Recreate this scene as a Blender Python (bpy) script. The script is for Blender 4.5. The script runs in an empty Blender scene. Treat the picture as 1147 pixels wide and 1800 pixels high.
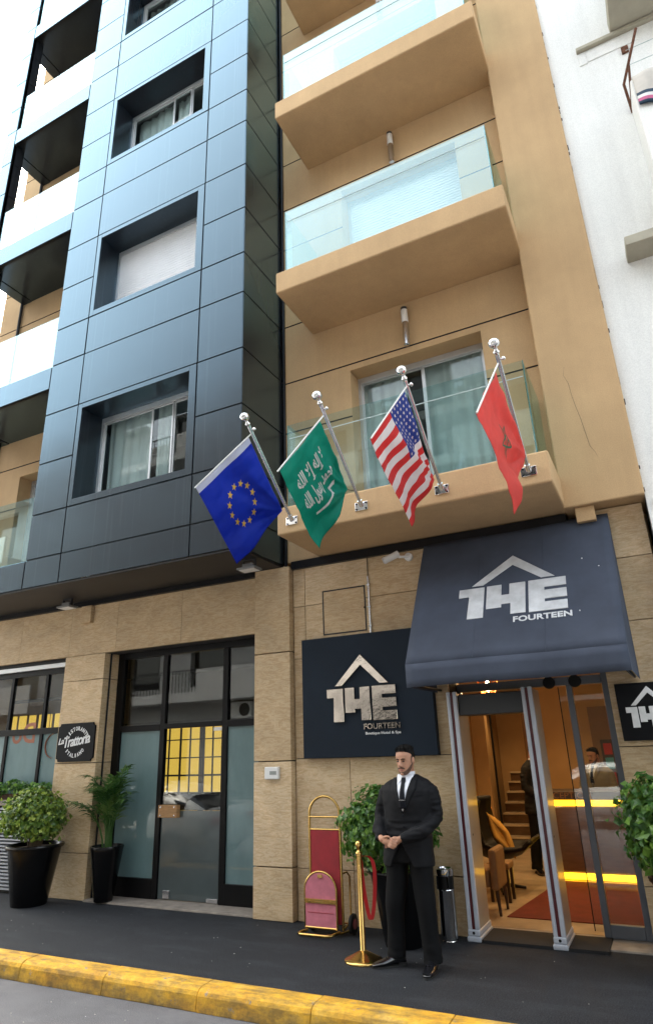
import bpy, bmesh, math, random
from mathutils import Vector, Matrix, noise
random.seed(7)
R = math.radians
SC = bpy.context.scene
COL = SC.collection
# ------------------------------------------------------------------ camera
cd = bpy.data.cameras.new('camera'); cam = bpy.data.objects.new('camera', cd); COL.objects.link(cam)
rt = Vector((0.88994756, 0.45490181, -0.03252219)); up = Vector((0.18591875, -0.29675645, 0.93668022)); fw = Vector((-0.41644635, 0.83964275, 0.34867246))
m = Matrix((rt, up, -fw)).transposed().to_4x4(); m.translation = (0, 0, 1.75)
cam.matrix_world = m
cd.sensor_fit = 'VERTICAL'; cd.sensor_height = 36; cd.sensor_width = 36; cd.lens = 22.398; cd.clip_start = .05; cd.clip_end = 2000
SC.camera = cam
# ------------------------------------------------------------------ sky, sun, exposure
w = bpy.data.worlds.new('World'); SC.world = w; w.use_nodes = True
nt = w.node_tree; nt.nodes.clear()
sky = nt.nodes.new('ShaderNodeTexSky'); sky.sky_type = 'NISHITA'; sky.sun_disc = False
sky.sun_elevation = R(55); sky.sun_rotation = R(-60); sky.air_density = 1.0; sky.dust_density = 4.0; sky.ozone_density = 1.0
hs = nt.nodes.new('ShaderNodeHueSaturation'); hs.inputs['Saturation'].default_value = .50
bg = nt.nodes.new('ShaderNodeBackground'); bg.inputs[1].default_value = .15
wo = nt.nodes.new('ShaderNodeOutputWorld')
nt.links.new(sky.outputs[0], hs.inputs['Color']); tn = nt.nodes.new('ShaderNodeMix'); tn.data_type = 'RGBA'; tn.blend_type = 'MULTIPLY'; tn.inputs[0].default_value = 1; tn.inputs[7].default_value = (1.02, 1.0, .90, 1)
nt.links.new(hs.outputs[0], tn.inputs[6]); nt.links.new(tn.outputs[2], bg.inputs[0]); nt.links.new(bg.outputs[0], wo.inputs[0])
sl = bpy.data.lights.new('sun', 'SUN'); sl.energy = .6; sl.angle = R(25); sl.color = (1, .95, .88)
so = bpy.data.objects.new('sun', sl); COL.objects.link(so)
sd = Vector((-math.sin(R(60)) * math.cos(R(55)), math.cos(R(60)) * math.cos(R(55)), math.sin(R(55))))   # towards the sun
so.rotation_euler = (-sd).to_track_quat('-Z', 'Y').to_euler(); so.location = (0, -4, 30)
vs = SC.view_settings; vs.view_transform = 'Standard'; vs.look = 'None'; vs.gamma = 1; vs.exposure = 2.85
vs.use_curve_mapping = False

# ------------------------------------------------------------------ materials
def nodes(name):
    mt = bpy.data.materials.new(name); mt.use_nodes = True
    t = mt.node_tree; b = t.nodes['Principled BSDF']
    return mt, t, b
def lk(t, a, b): t.links.new(a, b)
def tex(t, stretch=(1, 1, 1), scale=5, detail=5, rough=.6, dist=0, per=False):
    tc = t.nodes.new('ShaderNodeTexCoord'); mp = t.nodes.new('ShaderNodeMapping'); mp.inputs['Scale'].default_value = stretch
    n = t.nodes.new('ShaderNodeTexNoise'); n.inputs['Scale'].default_value = scale; n.inputs['Detail'].default_value = detail
    n.inputs['Roughness'].default_value = rough; n.inputs['Distortion'].default_value = dist
    lk(t, tc.outputs['Object'], mp.inputs[0]); lk(t, mp.outputs[0], n.inputs['Vector'])
    if per:
        oi = t.nodes.new('ShaderNodeObjectInfo'); vm = t.nodes.new('ShaderNodeVectorMath'); vm.operation = 'SCALE'; vm.inputs[0].default_value = (37, 11, 23); lk(t, oi.outputs['Random'], vm.inputs['Scale']); lk(t, vm.outputs[0], mp.inputs['Location'])
    return n.outputs['Fac']
def ramp(t, fac, stops):
    r = t.nodes.new('ShaderNodeValToRGB'); e = r.color_ramp.elements
    while len(e) < len(stops): e.new(.5)
    for i, (p, c) in enumerate(stops):
        e[i].position = p; e[i].color = (c[0], c[1], c[2], 1) if hasattr(c, '__len__') else (c, c, c, 1)
    lk(t, fac, r.inputs[0]); return r.outputs[0]
def mixc(t, f, a, b, mode='MIX'):
    n = t.nodes.new('ShaderNodeMix'); n.data_type = 'RGBA'; n.blend_type = mode
    for s, v in ((n.inputs[0], f), (n.inputs[6], a), (n.inputs[7], b)):
        if isinstance(v, (int, float)): s.default_value = v
        elif isinstance(v, tuple): s.default_value = (v[0], v[1], v[2], 1)
        else: lk(t, v, s)
    return n.outputs[2]
def M(name, col, rough=.5, metal=0, var=.15, vs=3, stretch=(1, 1, 1), col2=None, bump=0, bs=80, spec=.5, coat=0, rnd=0, rvar=0, emit=0, sheen=0, bdist=.01):
    mt, t, b = nodes(name)
    c2 = col2 or tuple(x * (1 - var) for x in col)
    c1 = tuple(min(1, x * (1 + var * .4)) for x in col)
    c = ramp(t, tex(t, stretch, vs, 6), [(.3, c2), (.68, c1)])
    if rnd:
        oi = t.nodes.new('ShaderNodeObjectInfo')
        c = mixc(t, 1.0, c, ramp(t, oi.outputs['Random'], [(0, 1 - rnd), (1, 1 + rnd * .0)]), 'MULTIPLY')
    lk(t, c, b.inputs['Base Color'])
    b.inputs['Roughness'].default_value = rough; b.inputs['Metallic'].default_value = metal; b.inputs['Specular IOR Level'].default_value = spec
    b.inputs['Subsurface Weight'].default_value = .12 if name == 'skin' else 0; b.inputs['Subsurface Radius'].default_value = (.02, .008, .004)
    b.inputs['Coat Weight'].default_value = coat; b.inputs['Coat Roughness'].default_value = .08
    if sheen: b.inputs['Sheen Weight'].default_value = sheen
    if rvar: lk(t, ramp(t, tex(t, (1, 1, 1), vs * 2.3, 5), [(.3, max(0, rough - rvar)), (.7, rough + rvar)]), b.inputs['Roughness'])
    if bump:
        bn = t.nodes.new('ShaderNodeBump'); bn.inputs['Strength'].default_value = bump; bn.inputs['Distance'].default_value = bdist
        lk(t, tex(t, (1, 1, 1), bs, 4), bn.inputs['Height']); lk(t, bn.outputs[0], b.inputs['Normal'])
    if emit:
        b.inputs['Emission Color'].default_value = (*col, 1); b.inputs['Emission Strength'].default_value = emit
    return mt
def facing(t, f0, k, p):
    lw_ = t.nodes.new('ShaderNodeLayerWeight'); lw_.inputs[0].default_value = .5; pw = t.nodes.new('ShaderNodeMath'); pw.operation = 'POWER'; pw.inputs[1].default_value = p
    ma = t.nodes.new('ShaderNodeMath'); ma.operation = 'MULTIPLY_ADD'; ma.use_clamp = True; ma.inputs[1].default_value = k; ma.inputs[2].default_value = f0
    lk(t, lw_.outputs['Facing'], pw.inputs[0]); lk(t, pw.outputs[0], ma.inputs[0]); return ma.outputs[0]
def glass(name, tint=(.93, .97, .96), refl=1.0, rough=.0, ior=1.5, curve=None):
    mt, t, b = nodes(name); t.nodes.remove(b)
    o = t.nodes['Material Output']; tr = t.nodes.new('ShaderNodeBsdfTransparent'); tr.inputs[0].default_value = (*tint, 1)
    gl = t.nodes.new('ShaderNodeBsdfGlossy'); gl.inputs['Roughness'].default_value = rough; gl.inputs[0].default_value = refl if hasattr(refl, '__len__') else (refl, refl, refl, 1)
    f0 = ((ior - 1) / (ior + 1)) ** 2; fc = facing(t, *(curve or (f0, 1 - f0, 5)))
    mx = t.nodes.new('ShaderNodeMixShader'); lk(t, fc, mx.inputs[0]); lk(t, tr.outputs[0], mx.inputs[1]); lk(t, gl.outputs[0], mx.inputs[2]); lk(t, mx.outputs[0], o.inputs[0])
    return mt
def frosted():
    mt, t, b = nodes('frosted_glass')
    lk(t, ramp(t, tex(t, (1, 1, .4), 3, 5), [(.3, (.10, .17, .18)), (.7, (.15, .24, .245))]), b.inputs['Base Color'])
    b.inputs['Roughness'].default_value = .45; b.inputs['Coat Weight'].default_value = 1; b.inputs['Coat Roughness'].default_value = .02
    return mt
def cladding():
    mt, t, b = nodes('anthracite_cladding')
    base = mixc(t, ramp(t, tex(t, (22, 22, .35), 1.0, 3), [(.58, 0), (.74, .55)]), (.0125, .013, .0165), (.034, .036, .040))
    oi = t.nodes.new('ShaderNodeObjectInfo')
    base = mixc(t, 1.0, base, ramp(t, oi.outputs['Random'], [(0, .88), (1, 1.06)]), 'MULTIPLY')
    lk(t, base, b.inputs['Base Color']); b.inputs['Specular IOR Level'].default_value = .2
    b.inputs['Roughness'].default_value = .4
    bn = t.nodes.new('ShaderNodeBump'); bn.inputs['Strength'].default_value = .05; bn.inputs['Distance'].default_value = .02
    lk(t, tex(t, (1, 1, 1), 1.6, 2), bn.inputs['Height']); lk(t, bn.outputs[0], b.inputs['Normal'])
    gl = t.nodes.new('ShaderNodeBsdfGlossy'); gl.inputs[0].default_value = (.46, .78, 1, 1); lk(t, bn.outputs[0], gl.inputs['Normal'])
    lk(t, ramp(t, tex(t, (1, 1, 1), 5, 5), [(.3, .15), (.7, .24)]), gl.inputs['Roughness'])
    mx = t.nodes.new('ShaderNodeMixShader')
    lk(t, facing(t, .012, .92, 2.6), mx.inputs[0]); lk(t, b.outputs[0], mx.inputs[1]); lk(t, gl.outputs[0], mx.inputs[2]); lk(t, mx.outputs[0], t.nodes['Material Output'].inputs[0])
    return mt
def stone():
    mt, t, b = nodes('beige_sandstone')
    f = tex(t, (2.0, 2.0, 10), 2.2, 6, .55, 2.6, True)
    c = ramp(t, f, [(.25, (.50, .34, .18)), (.45, (.59, .425, .245)), (.60, (.68, .525, .335)), (.8, (.54, .385, .215))])
    c = mixc(t, 1.0, c, ramp(t, tex(t, (1, 1, 2), 60, 4), [(.3, .86), (.7, 1.05)]), 'MULTIPLY')
    big = ramp(t, tex(t, (1, 1, 1.6), 1.5, 4, .6, 1, True), [(.3, .80), (.7, 1.06)])
    c = mixc(t, 1.0, c, big, 'MULTIPLY')
    oi = t.nodes.new('ShaderNodeObjectInfo')
    c = mixc(t, 1.0, c, ramp(t, oi.outputs['Random'], [(0, (.82, .8, .76)), (.5, (.96, .95, .93)), (1, (1.05, 1.06, 1.08))]), 'MULTIPLY')
    lk(t, c, b.inputs['Base Color']); b.inputs['Roughness'].default_value = .62
    bn = t.nodes.new('ShaderNodeBump'); bn.inputs['Strength'].default_value = .15; bn.inputs['Distance'].default_value = .006
    lk(t, f, bn.inputs['Height']); lk(t, bn.outputs[0], b.inputs['Normal'])
    return mt
def stucco(name, col, dirt=.12, streak=.1):
    mt, t, b = nodes(name)
    c = ramp(t, tex(t, (1, 1, 1), 1.3, 7), [(.3, tuple(x * (1 - dirt) for x in col)), (.7, col)])
    c = mixc(t, 1.0, c, ramp(t, tex(t, (6, 6, .5), 1.2, 5), [(.3, 1 - streak), (.6, 1.02)]), 'MULTIPLY')
    c = mixc(t, 1.0, c, ramp(t, tex(t, (1, 1, 1), 90, 3), [(.3, .88), (.7, 1.05)]), 'MULTIPLY')
    lk(t, c, b.inputs['Base Color']); b.inputs['Roughness'].default_value = .85; b.inputs['Specular IOR Level'].default_value = .25
    bn = t.nodes.new('ShaderNodeBump'); bn.inputs['Strength'].default_value = .35; bn.inputs['Distance'].default_value = .004
    lk(t, tex(t, (1, 1, 1), 130, 4), bn.inputs['Height']); lk(t, bn.outputs[0], b.inputs['Normal'])
    return mt
def kerbpaint():
    mt, t, b = nodes('worn_yellow_kerb')
    p = ramp(t, tex(t, (1, 1, 1), 2.6, 9, .7), [(.34, (.62, .30, .015)), (.52, (.72, .40, .025)), (.70, (.66, .42, .10))])
    chips = ramp(t, tex(t, (1, 1, 1), 6.5, 9, .75), [(.60, 0), (.65, 1)])
    p = mixc(t, chips, p, ramp(t, tex(t, (1, 1, 1), 22, 6), [(.35, (.16, .15, .13)), (.7, (.42, .41, .38))]))
    grime = ramp(t, tex(t, (1, 3, 3), 4.2, 8, .7), [(.42, 0), (.62, .75)])
    p = mixc(t, grime, p, (.16, .10, .03))
    tc = t.nodes.new('ShaderNodeTexCoord'); sx = t.nodes.new('ShaderNodeSeparateXYZ'); lk(t, tc.outputs['Object'], sx.inputs[0])
    mr = t.nodes.new('ShaderNodeMapRange'); mr.inputs[1].default_value = -.035; mr.inputs[2].default_value = -.15; lk(t, sx.outputs[2], mr.inputs[0])
    gut = t.nodes.new('ShaderNodeMath'); gut.operation = 'MULTIPLY'; lk(t, mr.outputs[0], gut.inputs[0]); lk(t, ramp(t, tex(t, (1, 1, 1), 7, 7, .7), [(.35, .1), (.62, 1)]), gut.inputs[1])
    p = mixc(t, gut.outputs[0], p, (.12, .085, .035))      # splashed street dirt low on the stones
    lk(t, mixc(t, .5, p, ramp(t, tex(t, (1, 1, 1), 40, 6, .7), [(.35, .6), (.6, 1)]), 'MULTIPLY'), b.inputs['Base Color']); b.inputs['Roughness'].default_value = .8
    bn = t.nodes.new('ShaderNodeBump'); bn.inputs['Strength'].default_value = .5; bn.inputs['Distance'].default_value = .006
    lk(t, tex(t, (1, 1, 1), 28, 7), bn.inputs['Height']); lk(t, bn.outputs[0], b.inputs['Normal'])
    return mt
def asphalt(name, c1, c2, fleck, bs=220):
    mt, t, b = nodes(name)
    c = ramp(t, tex(t, (1, 1, 1), 1.4, 8, .7), [(.3, c1), (.7, c2)])
    c = mixc(t, ramp(t, tex(t, (1, 1, 1), bs, 3), [(.46, 0), (.66, .75)]), c, fleck)
    c = mixc(t, ramp(t, tex(t, (.5, 1.6, 1), 2.3, 7, .7), [(.5, 0), (.75, .45)]), c, fleck)
    c = mixc(t, ramp(t, tex(t, (1, 1, 1), 19, 2), [(.77, 0), (.79, .8)]), c, tuple(min(.6, x * 5) for x in fleck))
    lk(t, c, b.inputs['Base Color']); b.inputs['Roughness'].default_value = .85; b.inputs['Specular IOR Level'].default_value = .3
    bn = t.nodes.new('ShaderNodeBump'); bn.inputs['Strength'].default_value = .8; bn.inputs['Distance'].default_value = .02 if bs < 100 else .006
    lk(t, tex(t, (1, 1, 1), bs, 4), bn.inputs['Height']); lk(t, bn.outputs[0], b.inputs['Normal'])
    return mt
def leafmat(name, a, bcol, c3):
    mt, t, b = nodes(name); g = t.nodes.new('ShaderNodeNewGeometry')
    lk(t, ramp(t, g.outputs['Random Per Island'], [(0, a), (.55, bcol), (1, c3)]), b.inputs['Base Color'])
    b.inputs['Roughness'].default_value = .35; b.inputs['Specular IOR Level'].default_value = .5
    b.inputs['Subsurface Weight'].default_value = 0
    tr = t.nodes.new('ShaderNodeBsdfTranslucent'); lk(t, ramp(t, g.outputs['Random Per Island'], [(0, bcol), (1, c3)]), tr.inputs[0])
    mx = t.nodes.new('ShaderNodeMixShader'); mx.inputs[0].default_value = .35; o = t.nodes['Material Output']
    lk(t, b.outputs[0], mx.inputs[1]); lk(t, tr.outputs[0], mx.inputs[2]); lk(t, mx.outputs[0], o.inputs[0])
    return mt
def cloth(name, col, trans=.3, weave=.2):
    mt, t, b = nodes(name)
    c = ramp(t, tex(t, (1, 1, 1), 9, 4), [(.3, tuple(x * .88 for x in col)), (.7, col)])
    lk(t, c, b.inputs['Base Color']); b.inputs['Roughness'].default_value = .55; b.inputs['Specular IOR Level'].default_value = .3
    tr = t.nodes.new('ShaderNodeBsdfTranslucent'); lk(t, c, tr.inputs[0])
    mx = t.nodes.new('ShaderNodeMixShader'); mx.inputs[0].default_value = trans; o = t.nodes['Material Output']
    lk(t, b.outputs[0], mx.inputs[1]); lk(t, tr.outputs[0], mx.inputs[2]); lk(t, mx.outputs[0], o.inputs[0])
    return mt
def emis(name, col, s):
    mt, t, b = nodes(name); b.inputs['Base Color'].default_value = (*col, 1)
    b.inputs['Emission Color'].default_value = (*col, 1); b.inputs['Emission Strength'].default_value = s
    return mt
CLAD = cladding(); STONE = stone(); TAN = stucco('tan_stucco', (.58, .39, .21), .16, .04); WHITE = stucco('white_plaster', (.84, .84, .81), .06, .05)
BLACK = M('black_paint', (.006, .006, .007), .4, var=.3, spec=.25); DGREY = M('dark_joint', (.03, .03, .032), .8)
ALU = M('aluminium_frame', (.62, .63, .64), .35, .6, var=.08); DKFRAME = M('black_steel_frame', (.004, .004, .0045), .4, 0, spec=.2)
GREYFRAME = M('grey_powder_coat', (.13, .145, .17), .4, .3, var=.08)
GLASS = glass('window_glass', (.80, .86, .86)); RAIL = glass('balustrade_glass', (.88, .96, .96), (.72, .95, 1, 1), 0, 1.6, (.035, .95, 2.0)); CLEAR = glass('clear_glass', (.95, .97, .97))
DARKGL = glass('door_glass', (.72, .76, .75), 1, 0, 1.58); FROST = frosted(); GEDGE = M('glass_edge', (.05, .22, .24), .15)
CURT = M('white_curtain', (.88, .88, .86), .9, var=.1); SHUT = M('white_shutter', (.74, .76, .78), .45, var=.05)
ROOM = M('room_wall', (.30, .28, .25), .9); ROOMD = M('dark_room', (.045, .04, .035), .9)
CHROME = M('chrome', (.82, .83, .84), .08, 1, var=.05); STEEL = M('brushed_steel', (.62, .63, .65), .22, 1, var=.1, rvar=.05)
BRASS = M('polished_brass', (.66, .43, .14), .2, 1, var=.18, vs=6, rvar=.07)
MIRR = M('polished_letter_metal', (.62, .56, .50), .12, 1, var=.15, vs=5, bump=.12, bs=5, bdist=.03)
AWN = M('awning_canvas', (.057, .068, .095), .9, var=.22, vs=2.2, bump=.35, bs=300, bdist=.003, spec=.2)
SIGNB = M('navy_sign_board', (.008, .0155, .027), .6, var=.2, vs=2, spec=.2); SIGNK = M('black_sign_board', (.004, .0045, .006), .5, spec=.15)
LETW = M('white_lettering', (.74, .74, .74), .5, var=.12, vs=14); LETAWN = M('silver_print', (.60, .62, .64), .45, .2, var=.25, vs=6)
WHITEP = M('white_plastic', (.75, .75, .73), .4, var=.05); LAMPW = M('opal_lamp', (.82, .82, .80), .3, var=.04)
SUIT = M('black_suit_cloth', (.0058, .0062, .008), .75, var=.25, vs=8, bump=.25, bs=420, bdist=.002, spec=.22, sheen=.0); TROU = M('black_trousers', (.0045, .0048, .0056), .8, var=.25, vs=8, bump=.2, bs=400, bdist=.002, spec=.15)
SHIRT = M('white_shirt', (.72, .74, .80), .7, var=.06); TIE = M('black_tie', (.004, .005, .009), .6, var=.2, spec=.15)
SKIN = M('skin', (.45, .235, .15), .5, var=.18, vs=14, spec=.4); HAIR = M('black_hair', (.006, .005, .0045), .75, var=.4, vs=60, spec=.2, bump=.6, bs=160); BEARD = M('beard_shadow', (.13, .070, .048), .7, var=.35, vs=60); LIP = M('lips', (.40, .16, .12), .45)
SHOE = M('polished_black_leather', (.008, .008, .010), .16, var=.2, coat=.6); EYEB = M('eye_dark', (.03, .018, .014), .3)
REDV = M('red_velvet', (.33, .010, .018), .85, var=.22, vs=7, bump=.2, bs=300, sheen=.4, bdist=.002); PINKV = M('faded_pink_velvet', (.55, .16, .21), .9, var=.22, vs=9, bump=.3, bs=260, sheen=.3, bdist=.003)
REDR = M('red_strap', (.55, .012, .015), .6); RUBBER = M('black_rubber', (.012, .012, .012), .7)
POTB = M('glossy_black_pot', (.0025, .0025, .003), .22, var=.2, spec=.3); SOIL = M('soil', (.07, .04, .025), .95, var=.4, vs=30)
LEAFA = leafmat('boxwood_leaf', (.035, .085, .018), (.115, .21, .032), (.38, .47, .08)); LEAFB = leafmat('ivy_leaf', (.025, .08, .02), (.07, .18, .035), (.20, .36, .06)); PALM = leafmat('palm_leaf', (.02, .07, .018), (.05, .13, .025), (.13, .20, .05))
TWIG = M('twig', (.11, .075, .045), .9)
WOODH = M('oak_wood', (.44, .24, .10), .5, var=.35, vs=6, stretch=(1, 1, 8)); KERB = kerbpaint()
ROAD = asphalt('grey_asphalt', (.075, .075, .083), (.125, .125, .138), (.19, .19, .195), 120); PAVE = asphalt('charcoal_outdoor_carpet', (.006, .007, .0095), (.0135, .0155, .0195), (.052, .058, .068), 95)
MARB = M('beige_marble', (.47, .38, .27), .18, var=.3, vs=2.2, rvar=.05); SILL = M('grey_stone_sill', (.30, .26, .22), .6, var=.35, vs=7)
LWALL = M('lobby_wall_plaster', (.46, .29, .135), .6, var=.12, vs=1.5); LCEIL = M('lobby_ceiling', (.55, .47, .36), .8); BROWN = M('brown_veneer', (.10, .055, .030), .2, var=.3, vs=5, stretch=(1, 1, 6), coat=.7)
CARPET = M('dark_red_carpet', (.12, .014, .009), .95, var=.25, vs=6, bump=.3, bs=300); LEATH = M('black_leather', (.006, .005, .0045), .5, var=.3, spec=.2); MUST = M('mustard_cushion', (.40, .22, .04), .85, var=.2, vs=8)
BEIGEF = M('beige_upholstery', (.24, .145, .07), .85, var=.2, vs=9); DWOOD = M('dark_wood', (.035, .02, .012), .4, var=.3)
YEL = emis('lit_yellow_strip', (1, .50, .01), .9); YPAN = emis('lit_amber_panel', (.85, .52, .08), .21); BULB = emis('lit_bulb', (1, .72, .35), 30)
BASK = M('copper_wire', (.55, .20, .06), .35, .8); DETB = M('detector_beige', (.30, .27, .22), .42, var=.1, vs=2, coat=.2); DETW = M('detector_white_edge', (.46, .49, .55), .35, var=.05); MAROON = M('maroon_strip', (.085, .010, .014), .4)
RUST = M('rusty_iron', (.16, .065, .035), .85, .2, var=.5, vs=25); CREAM = M('weathered_soffit', (.40, .37, .29), .85, var=.22, vs=2)

# ------------------------------------------------------------------ geometry helpers
class G:
    def __init__(s): s.v = []; s.f = []; s.m = []
    def add(s, v, f, mi=0):
        o = len(s.v); s.v += [tuple(p) for p in v]; s.f += [tuple(i + o for i in q) for q in f]; s.m += [mi] * len(f); return s
    def box(s, x0, x1, y0, y1, z0, z1, mi=0):
        if x0 > x1: x0, x1 = x1, x0
        if y0 > y1: y0, y1 = y1, y0
        if z0 > z1: z0, z1 = z1, z0
        return s.add([(x0, y0, z0), (x1, y0, z0), (x1, y1, z0), (x0, y1, z0), (x0, y0, z1), (x1, y0, z1), (x1, y1, z1), (x0, y1, z1)],
                     [(0, 3, 2, 1), (4, 5, 6, 7), (0, 1, 5, 4), (1, 2, 6, 5), (2, 3, 7, 6), (3, 0, 4, 7)], mi)
    def quad(s, a, b, c, d, mi=0): return s.add([a, b, c, d], [(0, 1, 2, 3)], mi)
    def prism(s, pts, d, mi=0):
        n = len(pts); d = Vector(d); a = [Vector(p) for p in pts]
        nn = Vector((0, 0, 0))
        for i in range(n): nn += a[i].cross(a[(i + 1) % n])
        if nn.dot(d) > 0: a.reverse()
        return s.add(a + [p + d for p in a], [tuple(range(n)), tuple(range(2 * n - 1, n - 1, -1))] + [(i, i + n, (i + 1) % n + n, (i + 1) % n) for i in range(n)], mi)
    def tube(s, pts, r, n=10, cap=True, closed=False, mi=0, flat=1.0):
        P = [Vector(p) for p in pts]; k = len(P); rr = r if hasattr(r, '__len__') else [r] * k
        ref = None; V = []
        for i in range(k):
            if closed: t = P[(i + 1) % k] - P[i - 1]
            else: t = P[min(i + 1, k - 1)] - P[max(i - 1, 0)]
            t.normalize()
            if ref is None: ref = t.cross(Vector((0, 0, 1)) if abs(t.z) < .9 else Vector((1, 0, 0))).normalized()
            ref = (ref - t * ref.dot(t)).normalized(); b = t.cross(ref)
            for j in range(n):
                a = 2 * math.pi * j / n; V.append(P[i] + ref * (math.cos(a) * rr[i]) + b * (math.sin(a) * rr[i] * flat))
        F = []
        for i in range(k if closed else k - 1):
            for j in range(n): F.append((i * n + j, i * n + (j + 1) % n, ((i + 1) % k) * n + (j + 1) % n, ((i + 1) % k) * n + j))
        if cap and not closed: F += [tuple(range(n - 1, -1, -1)), tuple((k - 1) * n + j for j in range(n))]
        return s.add(V, F, mi)
    def lathe(s, prof, c=(0, 0, 0), n=28, mi=0, ax='z'):
        V = []; F = []
        for r, z in prof:
            for j in range(n):
                a = 2 * math.pi * j / n
                p = (r * math.cos(a), r * math.sin(a), z)
                if ax == 'x': p = (p[2], p[0], p[1])
                if ax == 'y': p = (p[0], p[2], p[1])
                V.append((p[0] + c[0], p[1] + c[1], p[2] + c[2]))
        for i in range(len(prof) - 1):
            for j in range(n): F.append((i * n + j, i * n + (j + 1) % n, (i + 1) * n + (j + 1) % n, (i + 1) * n + j))
        F += [tuple(range(n - 1, -1, -1)), tuple((len(prof) - 1) * n + j for j in range(n))]
        return s.add(V, F, mi)
    def ell(s, c, r, n=14, mi=0, rot=None):
        V = []; F = []; h = n // 2
        for i in range(h + 1):
            t = math.pi * i / h
            for j in range(n):
                a = 2 * math.pi * j / n; p = Vector((r[0] * max(math.sin(t), .02) * math.cos(a), r[1] * max(math.sin(t), .02) * math.sin(a), -r[2] * math.cos(t)))
                if rot: p = rot @ p
                V.append(p + Vector(c))
        for i in range(h):
            for j in range(n): F.append((i * n + j, i * n + (j + 1) % n, (i + 1) * n + (j + 1) % n, (i + 1) * n + j))
        F += [tuple(range(n - 1, -1, -1)), tuple(h * n + j for j in range(n))]
        return s.add(V, F, mi)
    def grid(s, fn, nu, nv, mf=None):
        V = [fn(i / nu, j / nv) for j in range(nv + 1) for i in range(nu + 1)]
        o = len(s.v); s.v += [tuple(p) for p in V]
        for j in range(nv):
            for i in range(nu):
                a = o + j * (nu + 1) + i; s.f.append((a, a + 1, a + nu + 2, a + nu + 1)); s.m.append(mf((i + .5) / nu, (j + .5) / nv) if mf else 0)
        return s
    def xf(s, mat):
        s.v = [tuple(mat @ Vector(p)) for p in s.v]; return s
def ploc(p): return Vector((0, 0, 0)) if p is None else Vector(p.get('_l', (0, 0, 0)))
def setp(o, parent):
    o.parent = parent
    if parent.type == 'EMPTY': o.matrix_parent_inverse = Matrix.Translation(-parent.location)
def mesh(name, g, mats):
    me = bpy.data.meshes.new(name); me.from_pydata(g.v, [], g.f); me.update()
    for x in (mats if isinstance(mats, (list, tuple)) else [mats]): me.materials.append(x)
    if any(g.m): me.polygons.foreach_set('material_index', g.m)
    return me
def obj(name, g, mats, parent=None, bev=0, smooth=0, kind=None, solid=0, sub=0, seg=2):
    me = mesh(name, g, mats)
    if smooth:
        me.polygons.foreach_set('use_smooth', [True] * len(me.polygons))
        if smooth < 180: me.set_sharp_from_angle(angle=R(smooth))
    o = bpy.data.objects.new(name, me); COL.objects.link(o)
    if parent: setp(o, parent)
    if solid: md = o.modifiers.new('solid', 'SOLIDIFY'); md.thickness = solid; md.offset = 0
    if sub: md = o.modifiers.new('sub', 'SUBSURF'); md.levels = sub; md.render_levels = sub
    if bev: md = o.modifiers.new('bevel', 'BEVEL'); md.width = bev; md.segments = seg; md.limit_method = 'ANGLE'; md.angle_limit = R(40)
    if kind: o['kind'] = kind
    return o
def tag(o, label, cat, group=None):
    o['label'] = label; o['category'] = cat
    if group: o['group'] = group
    return o
def thing(name, label, cat, loc, group=None):
    o = bpy.data.objects.new(name, None); COL.objects.link(o); o.location = loc; o.empty_display_size = .1
    return tag(o, label, cat, group)
def struct(name, g, mt, **k): return obj(name, g, mt, kind='structure', **k)
def copytree(o, parent=None):
    c = o.copy(); COL.objects.link(c)
    if parent: c.parent = parent; c.matrix_parent_inverse = o.matrix_parent_inverse.copy()
    for ch in list(o.children): copytree(ch, c)
    return c
def textmesh(s, size=1, ext=0, off=0, shear=0, sp=1.0, align='LEFT'):
    cu = bpy.data.curves.new('t', 'FONT'); cu.body = s; cu.size = size; cu.extrude = ext; cu.offset = off; cu.shear = shear; cu.space_character = sp; cu.align_x = align
    cu.resolution_u = 3
    o = bpy.data.objects.new('t', cu); COL.objects.link(o)
    dg = bpy.context.evaluated_depsgraph_get(); me = bpy.data.meshes.new_from_object(o.evaluated_get(dg))
    v = [tuple(p.co) for p in me.vertices]; f = [tuple(p.vertices) for p in me.polygons]
    bpy.data.objects.remove(o); bpy.data.curves.remove(cu); bpy.data.meshes.remove(me)
    return v, f
def fit(v, w=None, h=None):
    xs = [p[0] for p in v]; ys = [p[1] for p in v]; x0, x1, y0, y1 = min(xs), max(xs), min(ys), max(ys)
    sx = w / (x1 - x0) if w else None; sy = h / (y1 - y0) if h else None
    sx = sx or sy; sy = sy or sx
    return [((p[0] - x0) * sx, (p[1] - y0) * sy, p[2]) for p in v]
def frame(o, ux, uy, un): return lambda p: Vector(o) + Vector(ux) * p[0] + Vector(uy) * p[1] + Vector(un) * p[2]
def arr(g, v, f, fr, mi=0): return g.add([fr(p) for p in v], f, mi)
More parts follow.
